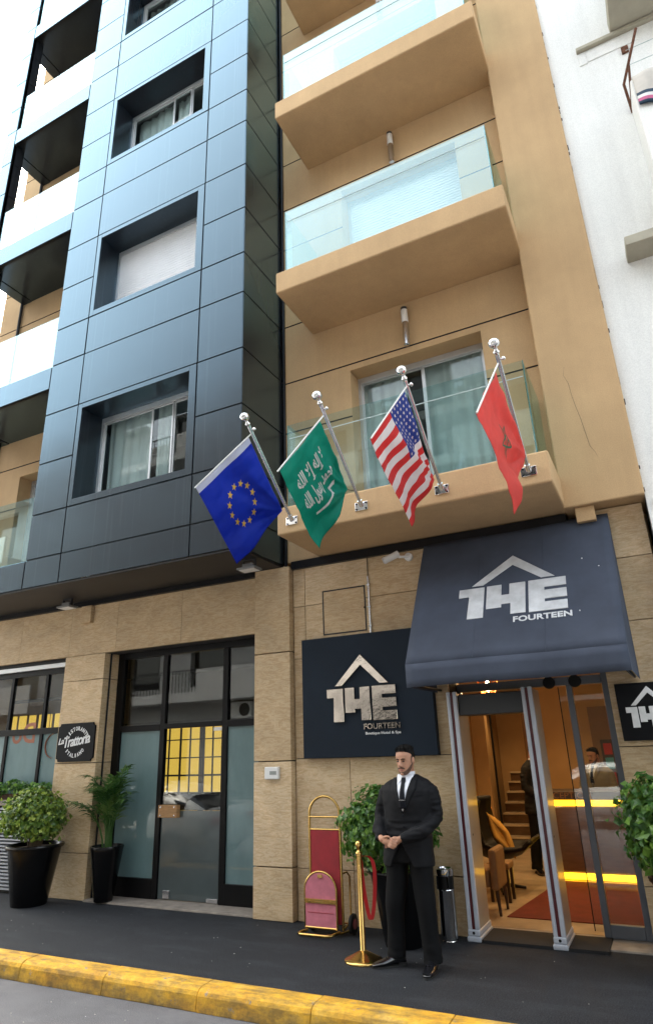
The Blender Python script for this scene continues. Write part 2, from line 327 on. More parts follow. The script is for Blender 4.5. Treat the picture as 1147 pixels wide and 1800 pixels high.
def wall(x0, x1, z0, z1, y, holes=(), grooves=(), gd=.02, gh=.011, depth=.3):
    """front sheet at y with rectangular holes (with reveals) and recessed joints (material 1)"""
    g = G(); xs = {x0, x1}; zs = {z0, z1}
    for h in holes: xs |= {h[0], h[1]}; zs |= {h[2], h[3]}
    for q in grooves: zs |= {q - gh, q + gh}
    xs = sorted(x for x in xs if x0 <= x <= x1); zs = sorted(z for z in zs if z0 <= z <= z1)
    for i in range(len(xs) - 1):
        for j in range(len(zs) - 1):
            cx = (xs[i] + xs[i + 1]) / 2; cz = (zs[j] + zs[j + 1]) / 2
            if any(h[0] < cx < h[1] and h[2] < cz < h[3] for h in holes): continue
            gr = any(abs(cz - q) < gh for q in grooves); yy = y + gd if gr else y
            g.quad((xs[i], yy, zs[j]), (xs[i + 1], yy, zs[j]), (xs[i + 1], yy, zs[j + 1]), (xs[i], yy, zs[j + 1]), 1 if gr else 0)
            if gr:
                for z in (zs[j], zs[j + 1]): g.quad((xs[i], y, z), (xs[i + 1], y, z), (xs[i + 1], y + gd, z), (xs[i], y + gd, z), 1)
    for h in holes:
        d = h[4] if len(h) > 4 else depth
        a, b, c, e = h[:4]
        g.quad((a, y, c), (a, y + d, c), (a, y + d, e), (a, y, e)); g.quad((b, y, c), (b, y, e), (b, y + d, e), (b, y + d, c))
        g.quad((a, y, e), (b, y, e), (b, y + d, e), (a, y + d, e)); g.quad((a, y, c), (a, y + d, c), (b, y + d, c), (b, y, c))
    return g
def room(x0, x1, y0, y1, z0, z1):
    g = G(); g.quad((x0, y1, z0), (x1, y1, z0), (x1, y1, z1), (x0, y1, z1))
    g.quad((x0, y0, z0), (x0, y1, z0), (x0, y1, z1), (x0, y0, z1)); g.quad((x1, y0, z0), (x1, y0, z1), (x1, y1, z1), (x1, y1, z0))
    g.quad((x0, y0, z0), (x1, y0, z0), (x1, y1, z0), (x0, y1, z0)); g.quad((x0, y0, z1), (x0, y1, z1), (x1, y1, z1), (x1, y0, z1))
    return g
def curtain(x0, x1, z0, z1, y, amp=.035, waves=9, seed=0):
    ph = seed * 1.7
    return G().grid(lambda u, v: (x0 + (x1 - x0) * u, y + amp * math.sin(u * waves * 6.283 + ph + .6 * math.sin(u * 17 + ph)) * (.6 + .4 * v) + .02 * math.sin(u * 5 + v), z1 + (z0 - z1) * v), int(waves * 10), 6)

# ================================================================== GROUND
FD, W = 5.97, 7.02                       # front of the dark volume, tan/stone wall plane
struct('road', G().quad((-150, -4.2, -.15), (150, -4.2, -.15), (150, 4.95, -.15), (-150, 4.95, -.15)), ROAD)
struct('ground', G().quad((-600, -600, -.17), (600, -600, -.17), (600, 600, -.17), (-600, 600, -.17)), ROAD)
struct('pavement', G().box(-60, 40, 5.11, 7.4, -.15, 0), PAVE)
struct('far_pavement', G().box(-60, 40, -6.6, -4.2, -.16, -.02), M('far_paving', (.22, .21, .2), .9))
kb = struct('kerb', G().box(-60, 40, 4.96, 5.108, -.14, -.03), DGREY)
kx = -26.0; i = 0
while kx < 14:
    L = 1.02 if i % 3 else 1.0
    g = G(); dy = random.uniform(-.003, .003); dz = random.uniform(-.003, .002)
    pr = [(4.885, -.149), (4.90, -.045), (4.915, -.018), (4.94, -.003), (4.965, .004), (5.112, .010), (5.112, -.149)]
    g.prism([(kx + .0025, a + dy, b + dz) for a, b in pr], (L - .005, 0, 0))
    obj('kerbstone', g, KERB, kb, bev=.004); kx += L; i += 1

random.seed(21); g = G()
for j in range(70):
    on = j < 44; x = random.uniform(-7.5, .3) if on else random.uniform(-7, -2); y = random.uniform(5.15, 6.8) if on else random.uniform(4.2, 4.85); z = .001 if on else -.149; q = random.uniform(.002, .006); a = random.uniform(0, 3.1)
    pts = [(x + q * random.uniform(.6, 1.3) * math.cos(a + k * 1.257), y + q * random.uniform(.6, 1.3) * math.sin(a + k * 1.257), z) for k in range(5)]; g.prism(pts, (0, 0, q * .35))
obj('litter', g, M('pale_grit', (.50, .48, .44), .9, var=.4, vs=20), kind='stuff')
# ================================================================== HOTEL BUILDING
hotel = thing('hotel_building', 'hotel with dark metal cladding, tan rendered balconies and beige stone ground floor', 'building', (-5, 7.6, 0))
P = 3.28; TOP = 21.0
HB = [hotel]
# ---- shell behind everything
obj('rear_shell', G().box(-10.98, .2, 14.9, 15.2, 0, TOP).box(-10.98, -10.8, 7.5, 14.9, 0, TOP).box(.02, .2, 13.4, 14.9, 0, TOP).box(.02, .2, 7.5, 13.4, 3.0, TOP).box(-10.8, .02, 7.5, 14.9, TOP - .2, TOP), TAN, hotel)
zrow = []
for k in range(6):
    for z in (4.44, 5.13, 5.96, 6.81): zrow.append((z + P * k + (.03 if z > 7.7 else 0), z == 5.96))
zr = [4.02] + [z for z, _ in zrow if z < TOP]
zrB = [4.02] + [z for z, mid in zrow if z < TOP and not mid]
xA, x1, x2, x3, x4, x5 = -4.12, -4.87, -7.12, -7.84, -9.97, -10.31
holes = []
for k in range(5):
    holes.append((-7.06, -4.97, 5.20 + P * k, 6.76 + P * k, .05))
    holes.append((x4, x3, 4.44 + P * k, 7.30 + P * k, .05))
core = obj('cladding', wall(x5, xA - .017, 4.03, TOP, FD + .017, holes, depth=.05).box(xA - .14, xA - .0165, FD + .02, W, 4.03, TOP).box(x3, x3 + .15, FD + .06, W, 4.44, TOP), BLACK, hotel)
def panel(xa, xb, za, zb, parent=core):
    h = .0095; ax = random.uniform(-1, 1) * .0022; az = random.uniform(-1, 1) * .0028; xc = (xa + xb) / 2; zc = (za + zb) / 2
    xa, xb = min(xa, xb) + h, max(xa, xb) - h; za += h; zb -= h
    yy = lambda x, z: FD + ax * (x - xc) + az * (z - zc)
    v = [(xa, yy(xa, za), za), (xb, yy(xb, za), za), (xb, yy(xb, zb), zb), (xa, yy(xa, zb), zb)]
    g = G(); g.prism(v, (0, .014, 0)); return obj('panel', g, CLAD, parent, bev=.0025, seg=1)
for a, b in zip(zr[:-1], zr[1:]):
    panel(xA, x1, a, b); panel(x2, x3, a, b)
    panel(x4, x5, a, b)
    g = G(); h = .0095; ax = random.uniform(-1, 1) * .002
    g.box(xA - .015, xA, FD + .004, W - .012, a + h, b - h); obj('panel', g, CLAD, core, bev=.0025, seg=1)
    # pilaster inner face (towards +x)
    obj('panel', G().box(x4 - .012, x4, FD + .02, FD + .25, a + h, b - h), CLAD, core, bev=.002, seg=1)
obj('pilaster_core', G().box(x5 + .004, x4 - .0125, FD + .018, FD + .25, 4.03, TOP), BLACK, hotel)
for a, b in zip(zrB[:-1], zrB[1:]):
    if b - a < 1.4: panel(x1, x2, a, b)
def win(parent, x0, x1, z0, z1, yf, yg, fm, npan=2, style='curtain', seed=0, surround=None, rm=ROOM, gl=GLASS, fw_=.05, rd=1.6, split=None):
    """recessed window: a part with frame, panes, curtain as sub-parts"""
    g = G()
    if surround:
        a, b, c, d = surround; e = FD - .003
        g.box(a, x0, e, e + .02, c, d).box(x1, b, e, e + .02, c, d).box(x0, x1, e, e + .02, z1, d).box(x0, x1, e, e + .02, c, z0)
        t = .012
        g.box(x0 - t, x0, e + .02, yg, z0 - t, z1 + t).box(x1, x1 + t, e + .02, yg, z0 - t, z1 + t).box(x0, x1, e + .02, yg, z1, z1 + t).box(x0, x1, e + .02, yg, z0 - t, z0)
        wd = obj('window', g, CLAD, parent, bev=.002, seg=1)
    else:
        g.box(x0, x1, yf + .02, yg + .05, z0 - .03, z0 + .012); wd = obj('window', g, SILL, parent, bev=.003)
    f = G(); y0, y1 = yg, yg + .055; q = fw_
    f.box(x0, x0 + q, y0, y1, z0 + .012, z1).box(x1 - q, x1, y0, y1, z0 + .012, z1).box(x0 + q, x1 - q, y0, y1, z1 - q * 1.7, z1).box(x0 + q, x1 - q, y0, y1, z0 + .012, z0 + .012 + q * .8)
    f.box(x0 + q, x1 - q, y0 - .02, y0, z1 - .1, z1 - .085)
    obj('frame', f, fm, wd, bev=.003)
    zb, zt = z0 + .012 + q * .8, z1 - q * 1.7
    if style == 'shutter':
        n = int((zt - zb) / .05); s = G()
        for j in range(n):
            za = zb + (zt - zb) * j / n; s.box(x0 + q, x1 - q, y0 + .012, y0 + .03, za + .004, za + (zt - zb) / n - .001)
        obj('shutter', s, SHUT, wd, bev=.004)
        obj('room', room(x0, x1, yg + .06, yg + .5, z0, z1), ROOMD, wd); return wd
    edges = [x0 + q + (x1 - x0 - 2 * q) * j / npan for j in range(npan + 1)]
    if split: edges = [x0 + q] + [x0 + (x1 - x0) * s_ for s_ in split] + [x1 - q]
    for j in range(len(edges) - 1):
        a, b = edges[j], edges[j + 1]; yy = y0 + (.008 if j % 2 else .026); s = .026
        obj('sash', G().box(a, a + s, yy, yy + .022, zb, zt).box(b - s, b, yy, yy + .022, zb, zt).box(a + s, b - s, yy, yy + .022, zt - .03, zt).box(a + s, b - s, yy, yy + .022, zb, zb + .03), fm, wd, bev=.002, seg=1)
        obj('pane', G().box(a + s, b - s, yy + .008, yy + .013, zb + .03, zt - .03), gl, wd)
    obj('room', room(x0 - .5, x1 + .5, yg + .07, yg + rd, z0 - .4, z1 + .15), rm, wd)
    for j, (a, b) in enumerate(((0, .42), (.47, .62), (.82, 1)) if seed % 2 == 0 else ((0, .36), (.5, 1))):
        obj('curtain', curtain(x0 + (x1 - x0) * a, x0 + (x1 - x0) * b, z0 + .02, z1 + .05, yg + .2, .03, max(2, 11 * (b - a)), seed + j), CURT, wd, smooth=180)
    return wd
for k in range(5):
    z = P * k
    win(hotel, -7.03, -5.0, 5.235 + z, 6.725 + z, FD, 6.38, ALU, 3, 'shutter' if k == 1 else 'curtain', k * 2, (x2 + .0095, x1 - .0095, 5.13 + z + .0095, 6.81 + z - .0095), split=(.5, .7))
# ---- left balcony bay
gb = []
for k in range(5):
    z0 = 4.02 + P * k; z1 = 4.44 + P * k
    panel(x3, x4, z0, z1)
    # balcony floor / soffit of the bay below
    s = G(); s.box(x3 - .01, -10.1, FD + .017, W - .003, z0 + .055, z1 - .02).box(-10.112, -10.35, FD + .30, W - .003, z0 + .045, z1 - .02)
    bs = obj('balcony_slab', s, CLAD, hotel, bev=.004)
    for a, b in ((x4 + .03, -8.93), (-8.915, x3 - .03)):
        obj('glass_panel', G().box(a, b, FD + .045, FD + .06, z1 - .01, z1 + 1.02), RAIL, bs)
    obj('glass_panel', G().box(-10.33, -10.316, FD + .30, W - .05, z1 - .02, z1 + 1.02), RAIL, bs)
bh = [(-9.68, -8.15, 4.46 + P * k, 6.58 + P * k, .28) for k in range(5)]
obj('render_wall', wall(-11.0, x3 + .1, 4.0, TOP, W, bh, [z + P * k for k in range(6) for z in (5.96, 6.79, 7.76)]), [TAN, DGREY], hotel)
obj('rain_pipe', G().tube([(-10.36, W - .035, 4.1), (-10.36, W - .035, TOP)], .03), DGREY, hotel, smooth=40)
for k in range(5): win(hotel, -9.68, -8.15, 4.46 + P * k, 6.58 + P * k, W, W + .26, ALU, 2, 'curtain', k)
# ---- soffit of the dark volume
obj('soffit', G().box(x5, xA - .02, FD + .02, W, 4.0, 4.028), M('soffit_metal', (.028, .027, .027), .5, .2, var=.2), hotel, bev=.004)
obj('soffit_strip', G().box(-11.0, -4.54, W - .06, W, 3.93, 3.998), BLACK, hotel)
# ---- tan section with balconies
th = [(-3.04, -1.21, 4.42 + P * k * 1.0, 6.68 + P * k, .27) for k in range(5)]
obj('render_wall', wall(-4.10, -.55, 4.06, TOP, W, th, [z + P * k for k in range(6) for z in (5.965, 6.78, 7.765)]), [TAN, DGREY], hotel)
obj('corner_pipe', G().tube([(-4.085, W - .03, 4.0), (-4.085, W - .03, TOP)], .022), BLACK, hotel, smooth=40)
obj('column', G().box(-.58, .212, 6.80, 7.5, 4.06, TOP), TAN, hotel, bev=.02, seg=3)
obj('column_block', G().box(-.47, -.28, 6.86, 7.0, 3.9, 4.058), TAN, hotel, bev=.006)
obj('joint_strip', G().box(-4.0, -.58, W - .05, W, 3.95, 4.055), BLACK, hotel)
ck = [(.063 - .0, 5.72), (.05, 5.62), (.07, 5.5), (.075, 5.35), (.085, 5.2), (.10, 5.03), (.11, 4.86), (.12, 4.70), (.14, 4.62), (.15, 4.55)]
obj('crack', G().tube([(-.33 + a * 1.9 - .1, 6.7995, b) for a, b in ck], [.0006, .001, .0015, .0013, .0016, .0016, .0018, .0015, .001, .0006], 5), DGREY, hotel)
zs = [4.07, 7.48, 10.72, 14.0, 17.28]
for k, zb in enumerate(zs):
    bs = obj('balcony_slab', G().box(-3.61, -.555, 5.98, W + .01, zb, zb + .335), TAN, hotel, bev=.022, seg=3)
    zt = zb + .335
    obj('glass_panel', G().box(-3.50, -.66, 6.07, 6.085, zt - .01, zt + 1.10), RAIL, bs)
    obj('glass_panel', G().box(-3.50, -3.485, 6.088, W - .01, zt - .01, zt + 1.10), RAIL, bs)
    obj('glass_panel', G().box(-.675, -.66, 6.088, W - .01, zt - .01, zt + 1.10), RAIL, bs)
    for x in (-3.5, -.66): obj('glass_edge', G().box(x - .003, x + .003, 6.062, 6.0685, zt, zt + 1.10), GEDGE, bs)
    obj('glass_reflection_line', G().box(-3.48, -.68, 6.062, 6.069, zt + .905, zt + .913), M('joint%d' % k, (.5, .6, .6), .2), bs)  # thin pale bar standing in for a reflection line across the glass
    win(hotel, -3.04, -1.21, 4.42 + P * k, 6.68 + P * k, W, W + .26, ALU, 2, 'shutter' if k == 1 else 'curtain', 3 + k * 2, rm=ROOM, split=(.52,))
# ---- stone ground floor
sb = obj('stone_backing', wall(-11, .17, 0, 3.95, W + .05, [(-11, -8.02, 0, 3.19, .3), (-7.23, -4.55, 0, 3.19, .3), (-2.075, -.47, 0, 2.70, .3)], depth=.28), DGREY, hotel)
def slab(xa, xb, za, zb, y=W, d=.05, gap=.0035, bev=.003):
    return obj('stone_slab', G().box(xa + gap, xb - gap, y, y + d, za + gap, zb - gap), STONE, sb, bev=bev)
for za, zb in ((0, .515), (.515, 1.655), (1.655, 2.81), (2.81, 3.46), (3.46, 3.955)):
    cs = [-4.0, -3.83, -2.945, -2.075] if za > 1 else [-4.0, -3.3, -2.56, -2.075]
    for a, b in zip(cs[:-1], cs[1:]): slab(a, b, za, zb)
for za, zb in ((2.70, 3.46), (3.46, 3.955)):
    for a, b in ((-2.075, -1.27), (-1.27, -.47)): slab(a, b, za, zb)
for za, zb in ((0, .515), (.515, 1.68), (1.68, 2.85), (2.85, 3.495), (3.495, 4.05)): slab(-.47, .17, za, zb)
for za, zb in ((0, .525), (.525, 1.635), (1.635, 2.9), (2.9, 3.995)): slab(-4.53, -4.003, za, zb, 6.925, .4, .006, .005)
for za, zb in ((0, .55), (.55, 1.68), (1.68, 2.82), (2.82, 3.19)): slab(-8.0, -7.19, za, zb, W, .30, .004, .004)
lx = [-11, -10.2, -9.05, -7.95, -7.0, -5.8, -4.535]
for a, b in zip(lx[:-1], lx[1:]): slab(a, b, 3.19, 3.94, W, .2, .0015, .002)
obj('sill', G().box(-7.185, -4.535, 6.99, 7.45, -.01, .022), SILL, hotel, bev=.006)
# ---- left restaurant window
lw = obj('window', G().box(-11, -8.01, W + .02, W + .30, 1.12, 1.20), SILL, hotel, bev=.006)
f = G(); Y = W + .10
for a, b in ((-11, -10.9), (-10.03, -9.97), (-9.27, -9.21), (-8.50, -8.44), (-8.07, -8.0)): f.box(a, b, Y, Y + .06, 1.2, 3.06)
for a, b in ((1.2, 1.26), (2.10, 2.19), (2.98, 3.06)): f.box(-10.9, -8.07, Y - .004, Y + .064, a, b)
obj('frame', f, DKFRAME, lw, bev=.003)
obj('shutter_rail', G().box(-11, -8.02, W + .05, Y + .06, 3.063, 3.13), ALU, lw, bev=.006); obj('shutter_box', G().box(-11, -8.02, W + .06, Y + .1, 3.135, 3.188), DKFRAME, lw)
for a, b in ((-10.9, -10.03), (-9.97, -9.27), (-9.21, -8.50), (-8.44, -8.07)):
    obj('pane', G().box(a, b, Y + .025, Y + .032, 2.19, 2.98), DARKGL, lw); obj('frosted_pane', G().box(a, b, Y + .025, Y + .032, 1.26, 2.10), FROST, lw)
ORG = M('orange_sticker', (.30, .10, .05), .5, var=.1)
v, f_ = textmesh('Do', 1, 0, .02); v = fit(v, .5, .30); g = G(); arr(g, v, f_, frame((-8.62, Y + .021, 1.98), (-1, 0, 0), (0, 0, 1), (0, -1, 0))); obj('window_lettering', g, ORG, lw)
g = G(); g.tube([(-8.2 + .16 * math.cos(a), Y + .018, 1.93 + .17 * math.sin(a)) for a in [R(x) for x in range(90, 271, 15)]], .018, 6, flat=.15); obj('window_lettering', g, ORG, lw)
ll = obj('louver', G().box(-11, -8.01, W + .06, W + .10, 0, 1.115), DGREY, hotel)
for j in range(24): obj('slat', G().prism([(-11, W + .055, .04 + j * .0445), (-11, W + .01, .045 + j * .0445), (-11, W + .01, .062 + j * .0445), (-11, W + .055, .072 + j * .0445)], (2.98, 0, 0)), M('louver_grey', (.42, .44, .48), .4, .3) if j == 0 else bpy.data.materials['louver_grey'], ll)
# ---- restaurant door front
Y = 7.30; dr = obj('restaurant_front', G(), DKFRAME, hotel) if 0 else None
f = G()
f.box(-7.188, -7.06, Y, Y + .07, .022, 3.19).box(-6.325, -6.245, Y, Y + .07, .022, 3.10).box(-5.275, -5.19, Y, Y + .07, .022, 3.10).box(-4.68, -4.55, Y, Y + .07, .022, 3.10)
f.box(-7.05, -4.55, Y - .02, Y + .09, 3.10, 3.19)
f.box(-7.05, -6.325, Y - .004, Y + .074, 2.07, 2.155).box(-6.245, -5.275, Y - .004, Y + .074, 2.085, 2.155).box(-5.19, -4.68, Y - .004, Y + .074, 2.07, 2.155)
f.box(-7.05, -6.325, Y - .004, Y + .074, .022, .25).box(-5.19, -4.68, Y - .004, Y + .074, .022, .25)
rf = obj('shopfront_frame', f, DKFRAME, hotel, bev=.004)
for a, b in ((-7.05, -6.325), (-6.245, -5.275), (-5.19, -4.68)): obj('pane', G().box(a, b, Y + .03, Y + .037, 2.155, 3.10), DARKGL, rf)
for a, b in ((-7.05, -6.325), (-5.19, -4.68)): obj('frosted_pane', G().box(a, b, Y + .03, Y + .037, .25, 2.07), FROST, rf)
rd = obj('door', G().box(-6.238, -5.282, Y + .028, Y + .040, 1.06, 2.08), DARKGL, hotel)
obj('frosted_pane', G().box(-6.238, -5.282, Y + .028, Y + .040, .03, 1.058), M('grey_film', (.055, .075, .078), .4, coat=1, var=.2, vs=2), rd)
hb = obj('handle', G().box(-6.24, -5.93, Y - .045, Y + .027, .975, 1.125), WOODH, rd, bev=.006)
for x in (-6.20, -5.97):
    for z in (1.0, 1.1): obj('bolt', G().lathe([(.011, 0), (.011, -.006), (.006, -.010)], (x, Y - .045, z), 10, ax='y'), STEEL, rd, smooth=40)
obj('lock', G().box(-6.14, -6.04, Y + .006, Y + .0275, .04, .13), STEEL, rd, bev=.004); obj('hinge_plate', G().box(-5.46, -5.29, Y + .01, Y + .0275, .03, .075), STEEL, rd, bev=.003)
obj('hours_sticker', G().box(-5.42, -5.29, Y + .02, Y + .0275, 2.03, 2.075), WHITEP, rd)
obj('drain_pipe', G().tube([(-7.172, 7.13, .02), (-7.172, 7.13, 3.18)], .013), BLACK, hotel, smooth=40)
# restaurant interior
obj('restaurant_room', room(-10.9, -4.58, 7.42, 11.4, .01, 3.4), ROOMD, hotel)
scr = tag(obj('light_screen', G().box(-10.6, -5.2, 9.26, 9.30, .05, 1.12).box(-10.6, -5.2, 9.26, 9.30, 2.22, 2.3), DKFRAME), 'black gridded screen of lit amber panels inside the restaurant', 'screen')
x = -7.85; strips = [(-7.85, -7.75), (-7.72, -7.53), (-7.47, -7.31), (-7.27, -7.11), (-6.98, -6.84), (-6.80, -6.66)]
for a, b in strips:
    for z0, z1 in ((1.16, 1.40), (1.43, 1.68), (1.70, 1.97), (1.99, 2.18)): obj('amber_panel', G().box(a, b, 9.20, 9.215, z0, z1), YPAN, scr)
g = G()
for a, b in strips: g.box(a - .022, a - .003, 9.18, 9.24, 1.12, 2.22)
for z in (1.14, 1.415, 1.69, 1.98, 2.2): g.box(-7.9, -6.6, 9.225, 9.24, z - .01, z + .01)
obj('muntin', g, DKFRAME, scr)
scr2 = tag(obj('light_screen', G().box(-10.3, -8.3, 8.0, 8.03, 2.68, 2.74), DKFRAME), 'row of lit amber panels behind the window left of the restaurant sign', 'screen')
for a, b in ((-10.05, -9.88), (-9.80, -9.65), (-9.56, -9.32), (-9.28, -9.26), (-9.18, -9.06), (-10.3, -10.12)): obj('amber_panel', G().box(a, b, 7.96, 7.98, 1.9, 2.46), YPAN, scr2)
# ---- hotel entrance
f = G(); Y = 7.33
f.box(-.90, -.84, Y, Y + .06, .02, 2.30).box(-.545, -.475, Y, Y + .06, .02, 2.70).box(-2.07, -.545, Y - .005, Y + .09, 2.30, 2.385).box(-2.075, -2.03, Y, Y + .06, .02, 2.30).box(-2.075, -.545, Y, Y + .06, 2.64, 2.70)
f.box(-.84, -.545, Y, Y + .06, .02, .13)
ef = obj('entrance_frame', f, GREYFRAME, hotel, bev=.004)
obj('pane', G().box(-.84, -.545, Y + .025, Y + .033, .13, 2.30), CLEAR, ef)
sdr = obj('door', G().box(-.985, -.56, Y + .085, Y + .095, .05, 2.29), CLEAR, hotel); obj('door_edge', G().box(-.995, -.986, Y + .083, Y + .097, .05, 2.29), BLACK, sdr)
for x in (-1.06, -.80): obj('roller', G().lathe([(.01, 0), (.062, 0), (.066, .012), (.062, .024), (.01, .024)], (x, Y - .03, 2.335), 20, ax='y'), BLACK, ef, smooth=40)
obj('threshold', G().box(-2.07, -.475, 6.99, 7.42, -.005, .016), SILL, hotel, bev=.004)

# ================================================================== LOBBY
LX0, LX1, LY1, LH = -3.35, .0, 12.62, 2.80
struct('lobby_floor', G().box(LX0, LX1, 7.42, 15, -.1, .018), MARB)
struct('lobby_ceiling', G().box(LX0, LX1, 7.36, 15, LH, LH + .1), LCEIL)
struct('lobby_wall', G().box(LX0 - .1, LX0, 7.36, 15, 0, LH).box(LX1, LX1 + .015, 7.36, 14.8, 0, LH).box(LX0, -3.1, LY1, LY1 + .2, 0, LH).box(-2.42, LX1, LY1, LY1 + .2, .0, LH).box(LX0, -2.42, 14.7, 14.8, 0, LH)
       .box(LX0, -2.08, 7.36, 7.46, 0, LH).box(-.47, LX1, 7.36, 7.46, 0, LH), LWALL)
struct('wall_panel', G().box(-2.40, -2.16, LY1 - .06, LY1, .02, LH).box(-1.25, .0, LY1 - .03, LY1, .9, 2.3), M('brown_wall_panel', (.22, .12, .055), .5, var=.2))
st = thing('staircase', 'marble staircase rising between the lobby walls', 'staircase', (-2.75, 13.3, .02))
for j in range(7):
    y = LY1 + .05 + j * .26; z = .02 + j * .168
    obj('riser', G().box(-3.08, -2.44, y, 14.65, z, z + .14), BROWN, st); obj('tread', G().box(-3.08, -2.44, y - .025, y + .26, z + .141, z + .168), MARB, st, bev=.003)
obj('handrail', G().tube([(-2.98, LY1 - .02, .02), (-2.98, LY1 - .02, 2.7)], .02), BLACK, st)
tag(obj('lobby_carpet', G().prism([(-1.91, 7.82, .019), (-.45, 7.82, .019), (-.45, 9.9, .019), (-1.66, 9.9, .019)], (0, 0, .008)), CARPET), 'dark red carpet leading to the reception desk', 'carpet')
dk = thing('reception_desk', 'brown reception desk with glowing yellow strips', 'desk', (-.9, 10.2, .02))
obj('front', G().box(-1.75, -.02, 10.0, 10.5, .12, .905), BROWN, dk, bev=.004); obj('top', G().box(-1.78, -.02, 9.97, 10.56, 1.0, 1.10), DWOOD, dk, bev=.006)
obj('light_strip', G().box(-1.75, -.02, 9.985, 10.05, .918, .985), YEL, dk); obj('light_strip', G().box(-1.75, -.02, 9.985, 10.05, .035, .10), YEL, dk)
obj('plinth', G().box(-1.7, -.05, 10.05, 10.48, .018, .03), BLACK, dk)
v, f_ = textmesh('RECEPTION', 1, .04); v = fit(v, .62, .075); g = G(); arr(g, v, f_, frame((-1.74, 9.966, 1.012), (1, 0, 0), (0, 0, 1), (0, -.08, 0))); obj('lettering', g, M('bronze_letters', (.25, .13, .06), .4, .5), dk)
pb = thing('picture_rack', 'rack of small coloured leaflets on the wall behind the receptionist', 'rack', (-.75, 12.5, 1.2))
obj('board', G().box(-1.12, -.42, LY1 - .09, LY1 - .06, 1.0, 1.75), DWOOD, pb)
cc = [(.4, .03, .03), (.05, .12, .3), (.6, .6, .6), (.05, .25, .3), (.35, .1, .05), (.2, .3, .1)]
for j in range(12): obj('leaflet', G().box(-1.08 + (j % 4) * .165, -.95 + (j % 4) * .165, LY1 - .10, LY1 - .091, 1.05 + (j // 4) * .23, 1.23 + (j // 4) * .23), M('leaf%d' % j, cc[(j * 5 + j // 4) % 6], .6), pb)
# lamps
pl = thing('pendant_lamp', 'copper wire basket pendant with a lit bulb over the entrance', 'lamp', (-1.92, 8.2, LH))
obj('cord', G().tube([(-1.92, 8.2, LH), (-1.92, 8.2, 2.5)], .006, 6), BLACK, pl)
g = G()
for j in range(22):
    a = j / 22 * 6.283; b = a + .35
    g.tube([(-1.92 + .15 * math.cos(a), 8.2 + .15 * math.sin(a), 2.56), (-1.92 + .085 * math.cos(b), 8.2 + .085 * math.sin(b), 2.33)], .0035, 5)
for r, z in ((.15, 2.56), (.085, 2.33), (.05, 2.58)): g.tube([(-1.92 + r * math.cos(a), 8.2 + r * math.sin(a), z) for a in [i / 20 * 6.283 for i in range(20)]], .005, 6, closed=True)
for j in range(6): g.tube([(-1.92, 8.2, 2.58), (-1.92 + .15 * math.cos(j * 1.047), 8.2 + .15 * math.sin(j * 1.047), 2.56)], .004, 5)
obj('basket', g, BASK, pl); obj('bulb', G().lathe([(.012, 2.48), (.022, 2.44), (.03, 2.40), (.026, 2.37), (.008, 2.352)], (-1.92, 8.2, 0), 14), BULB, pl, smooth=180)
def point(name, loc, e, col, r=.04, par=None):
    l = bpy.data.lights.new(name, 'POINT'); l.energy = e; l.color = col; l.shadow_soft_size = r
    o = bpy.data.objects.new(name, l); COL.objects.link(o); o.location = loc
    if par: setp(o, par)
point('bulb_light', (-1.92, 8.2, 2.28), 5, (1, .60, .26), .03, pl)
for j, (x, y) in enumerate(((-1.45, 8.9), (-2.6, 10.6), (-1.2, 11.2), (-2.75, 13.2), (-.6, 9.3))):
    nm = ['downlight near the entrance, in the lobby ceiling', 'downlight above the armchair, in the lobby ceiling', 'downlight behind the reception desk, in the lobby ceiling', 'downlight over the staircase in the lobby', 'downlight over the carpet on the reception side'][j]
    d = thing('ceiling_downlight', 'small round ' + nm, 'downlight', (x, y, LH), 'downlights in the lobby ceiling')
    obj('rim', G().lathe([(.028, LH - .004), (.045, LH - .006), (.05, LH - .001)], (x, y, 0), 18), CHROME, d, smooth=60); obj('lens', G().lathe([(.001, LH - .004), (.028, LH - .0045)], (x, y, 0), 16), BULB, d)
    l = bpy.data.lights.new('downlight_beam', 'SPOT'); l.energy = 10; l.color = (1, .62, .27); l.spot_size = R(125); l.spot_blend = .8; l.shadow_soft_size = .04
    o = bpy.data.objects.new('downlight_beam', l); COL.objects.link(o); o.location = (x, y, LH - .03); setp(o, d)
# armchair, stool, tub chair
ac = thing('armchair', 'black leather wing armchair with a swivel base in the lobby', 'armchair', (-2.3, 9.15, .02))
def shell(u, v):
    prof = [(-.36, 1.08), (-.36, .9), (-.31, .65), (-.22, .45), (-.02, .38), (.2, .40), (.33, .45), (.44, .56), (.48, .58)]
    t = v * (len(prof) - 1); i = min(int(t), len(prof) - 2); t -= i
    px_ = prof[i][0] * (1 - t) + prof[i + 1][0] * t; pz = prof[i][1] * (1 - t) + prof[i + 1][1] * t
    wd = .30 + .10 * math.sin(math.pi * min(1, v * 1.4)); s = (u - .5) * 2
    wing = s * s
    return (-2.3 + px_ + wing * (.26 * (1 - v) + .05), 9.15 + s * wd, pz + wing * .14 * math.sin(v * math.pi))
obj('seat_shell', G().grid(shell, 14, 24), LEATH, ac, smooth=180, solid=.05)
obj('column', G().lathe([(.03, .08), (.03, .38)], (-2.3, 9.15, 0), 14), CHROME, ac, smooth=40)
for j in range(4):
    a = j * 1.5708 + .4; obj('foot', G().tube([(-2.3, 9.15, .09), (-2.3 + .34 * math.cos(a), 9.15 + .34 * math.sin(a), .035)], [.03, .016], 8), BLACK, ac, smooth=60)
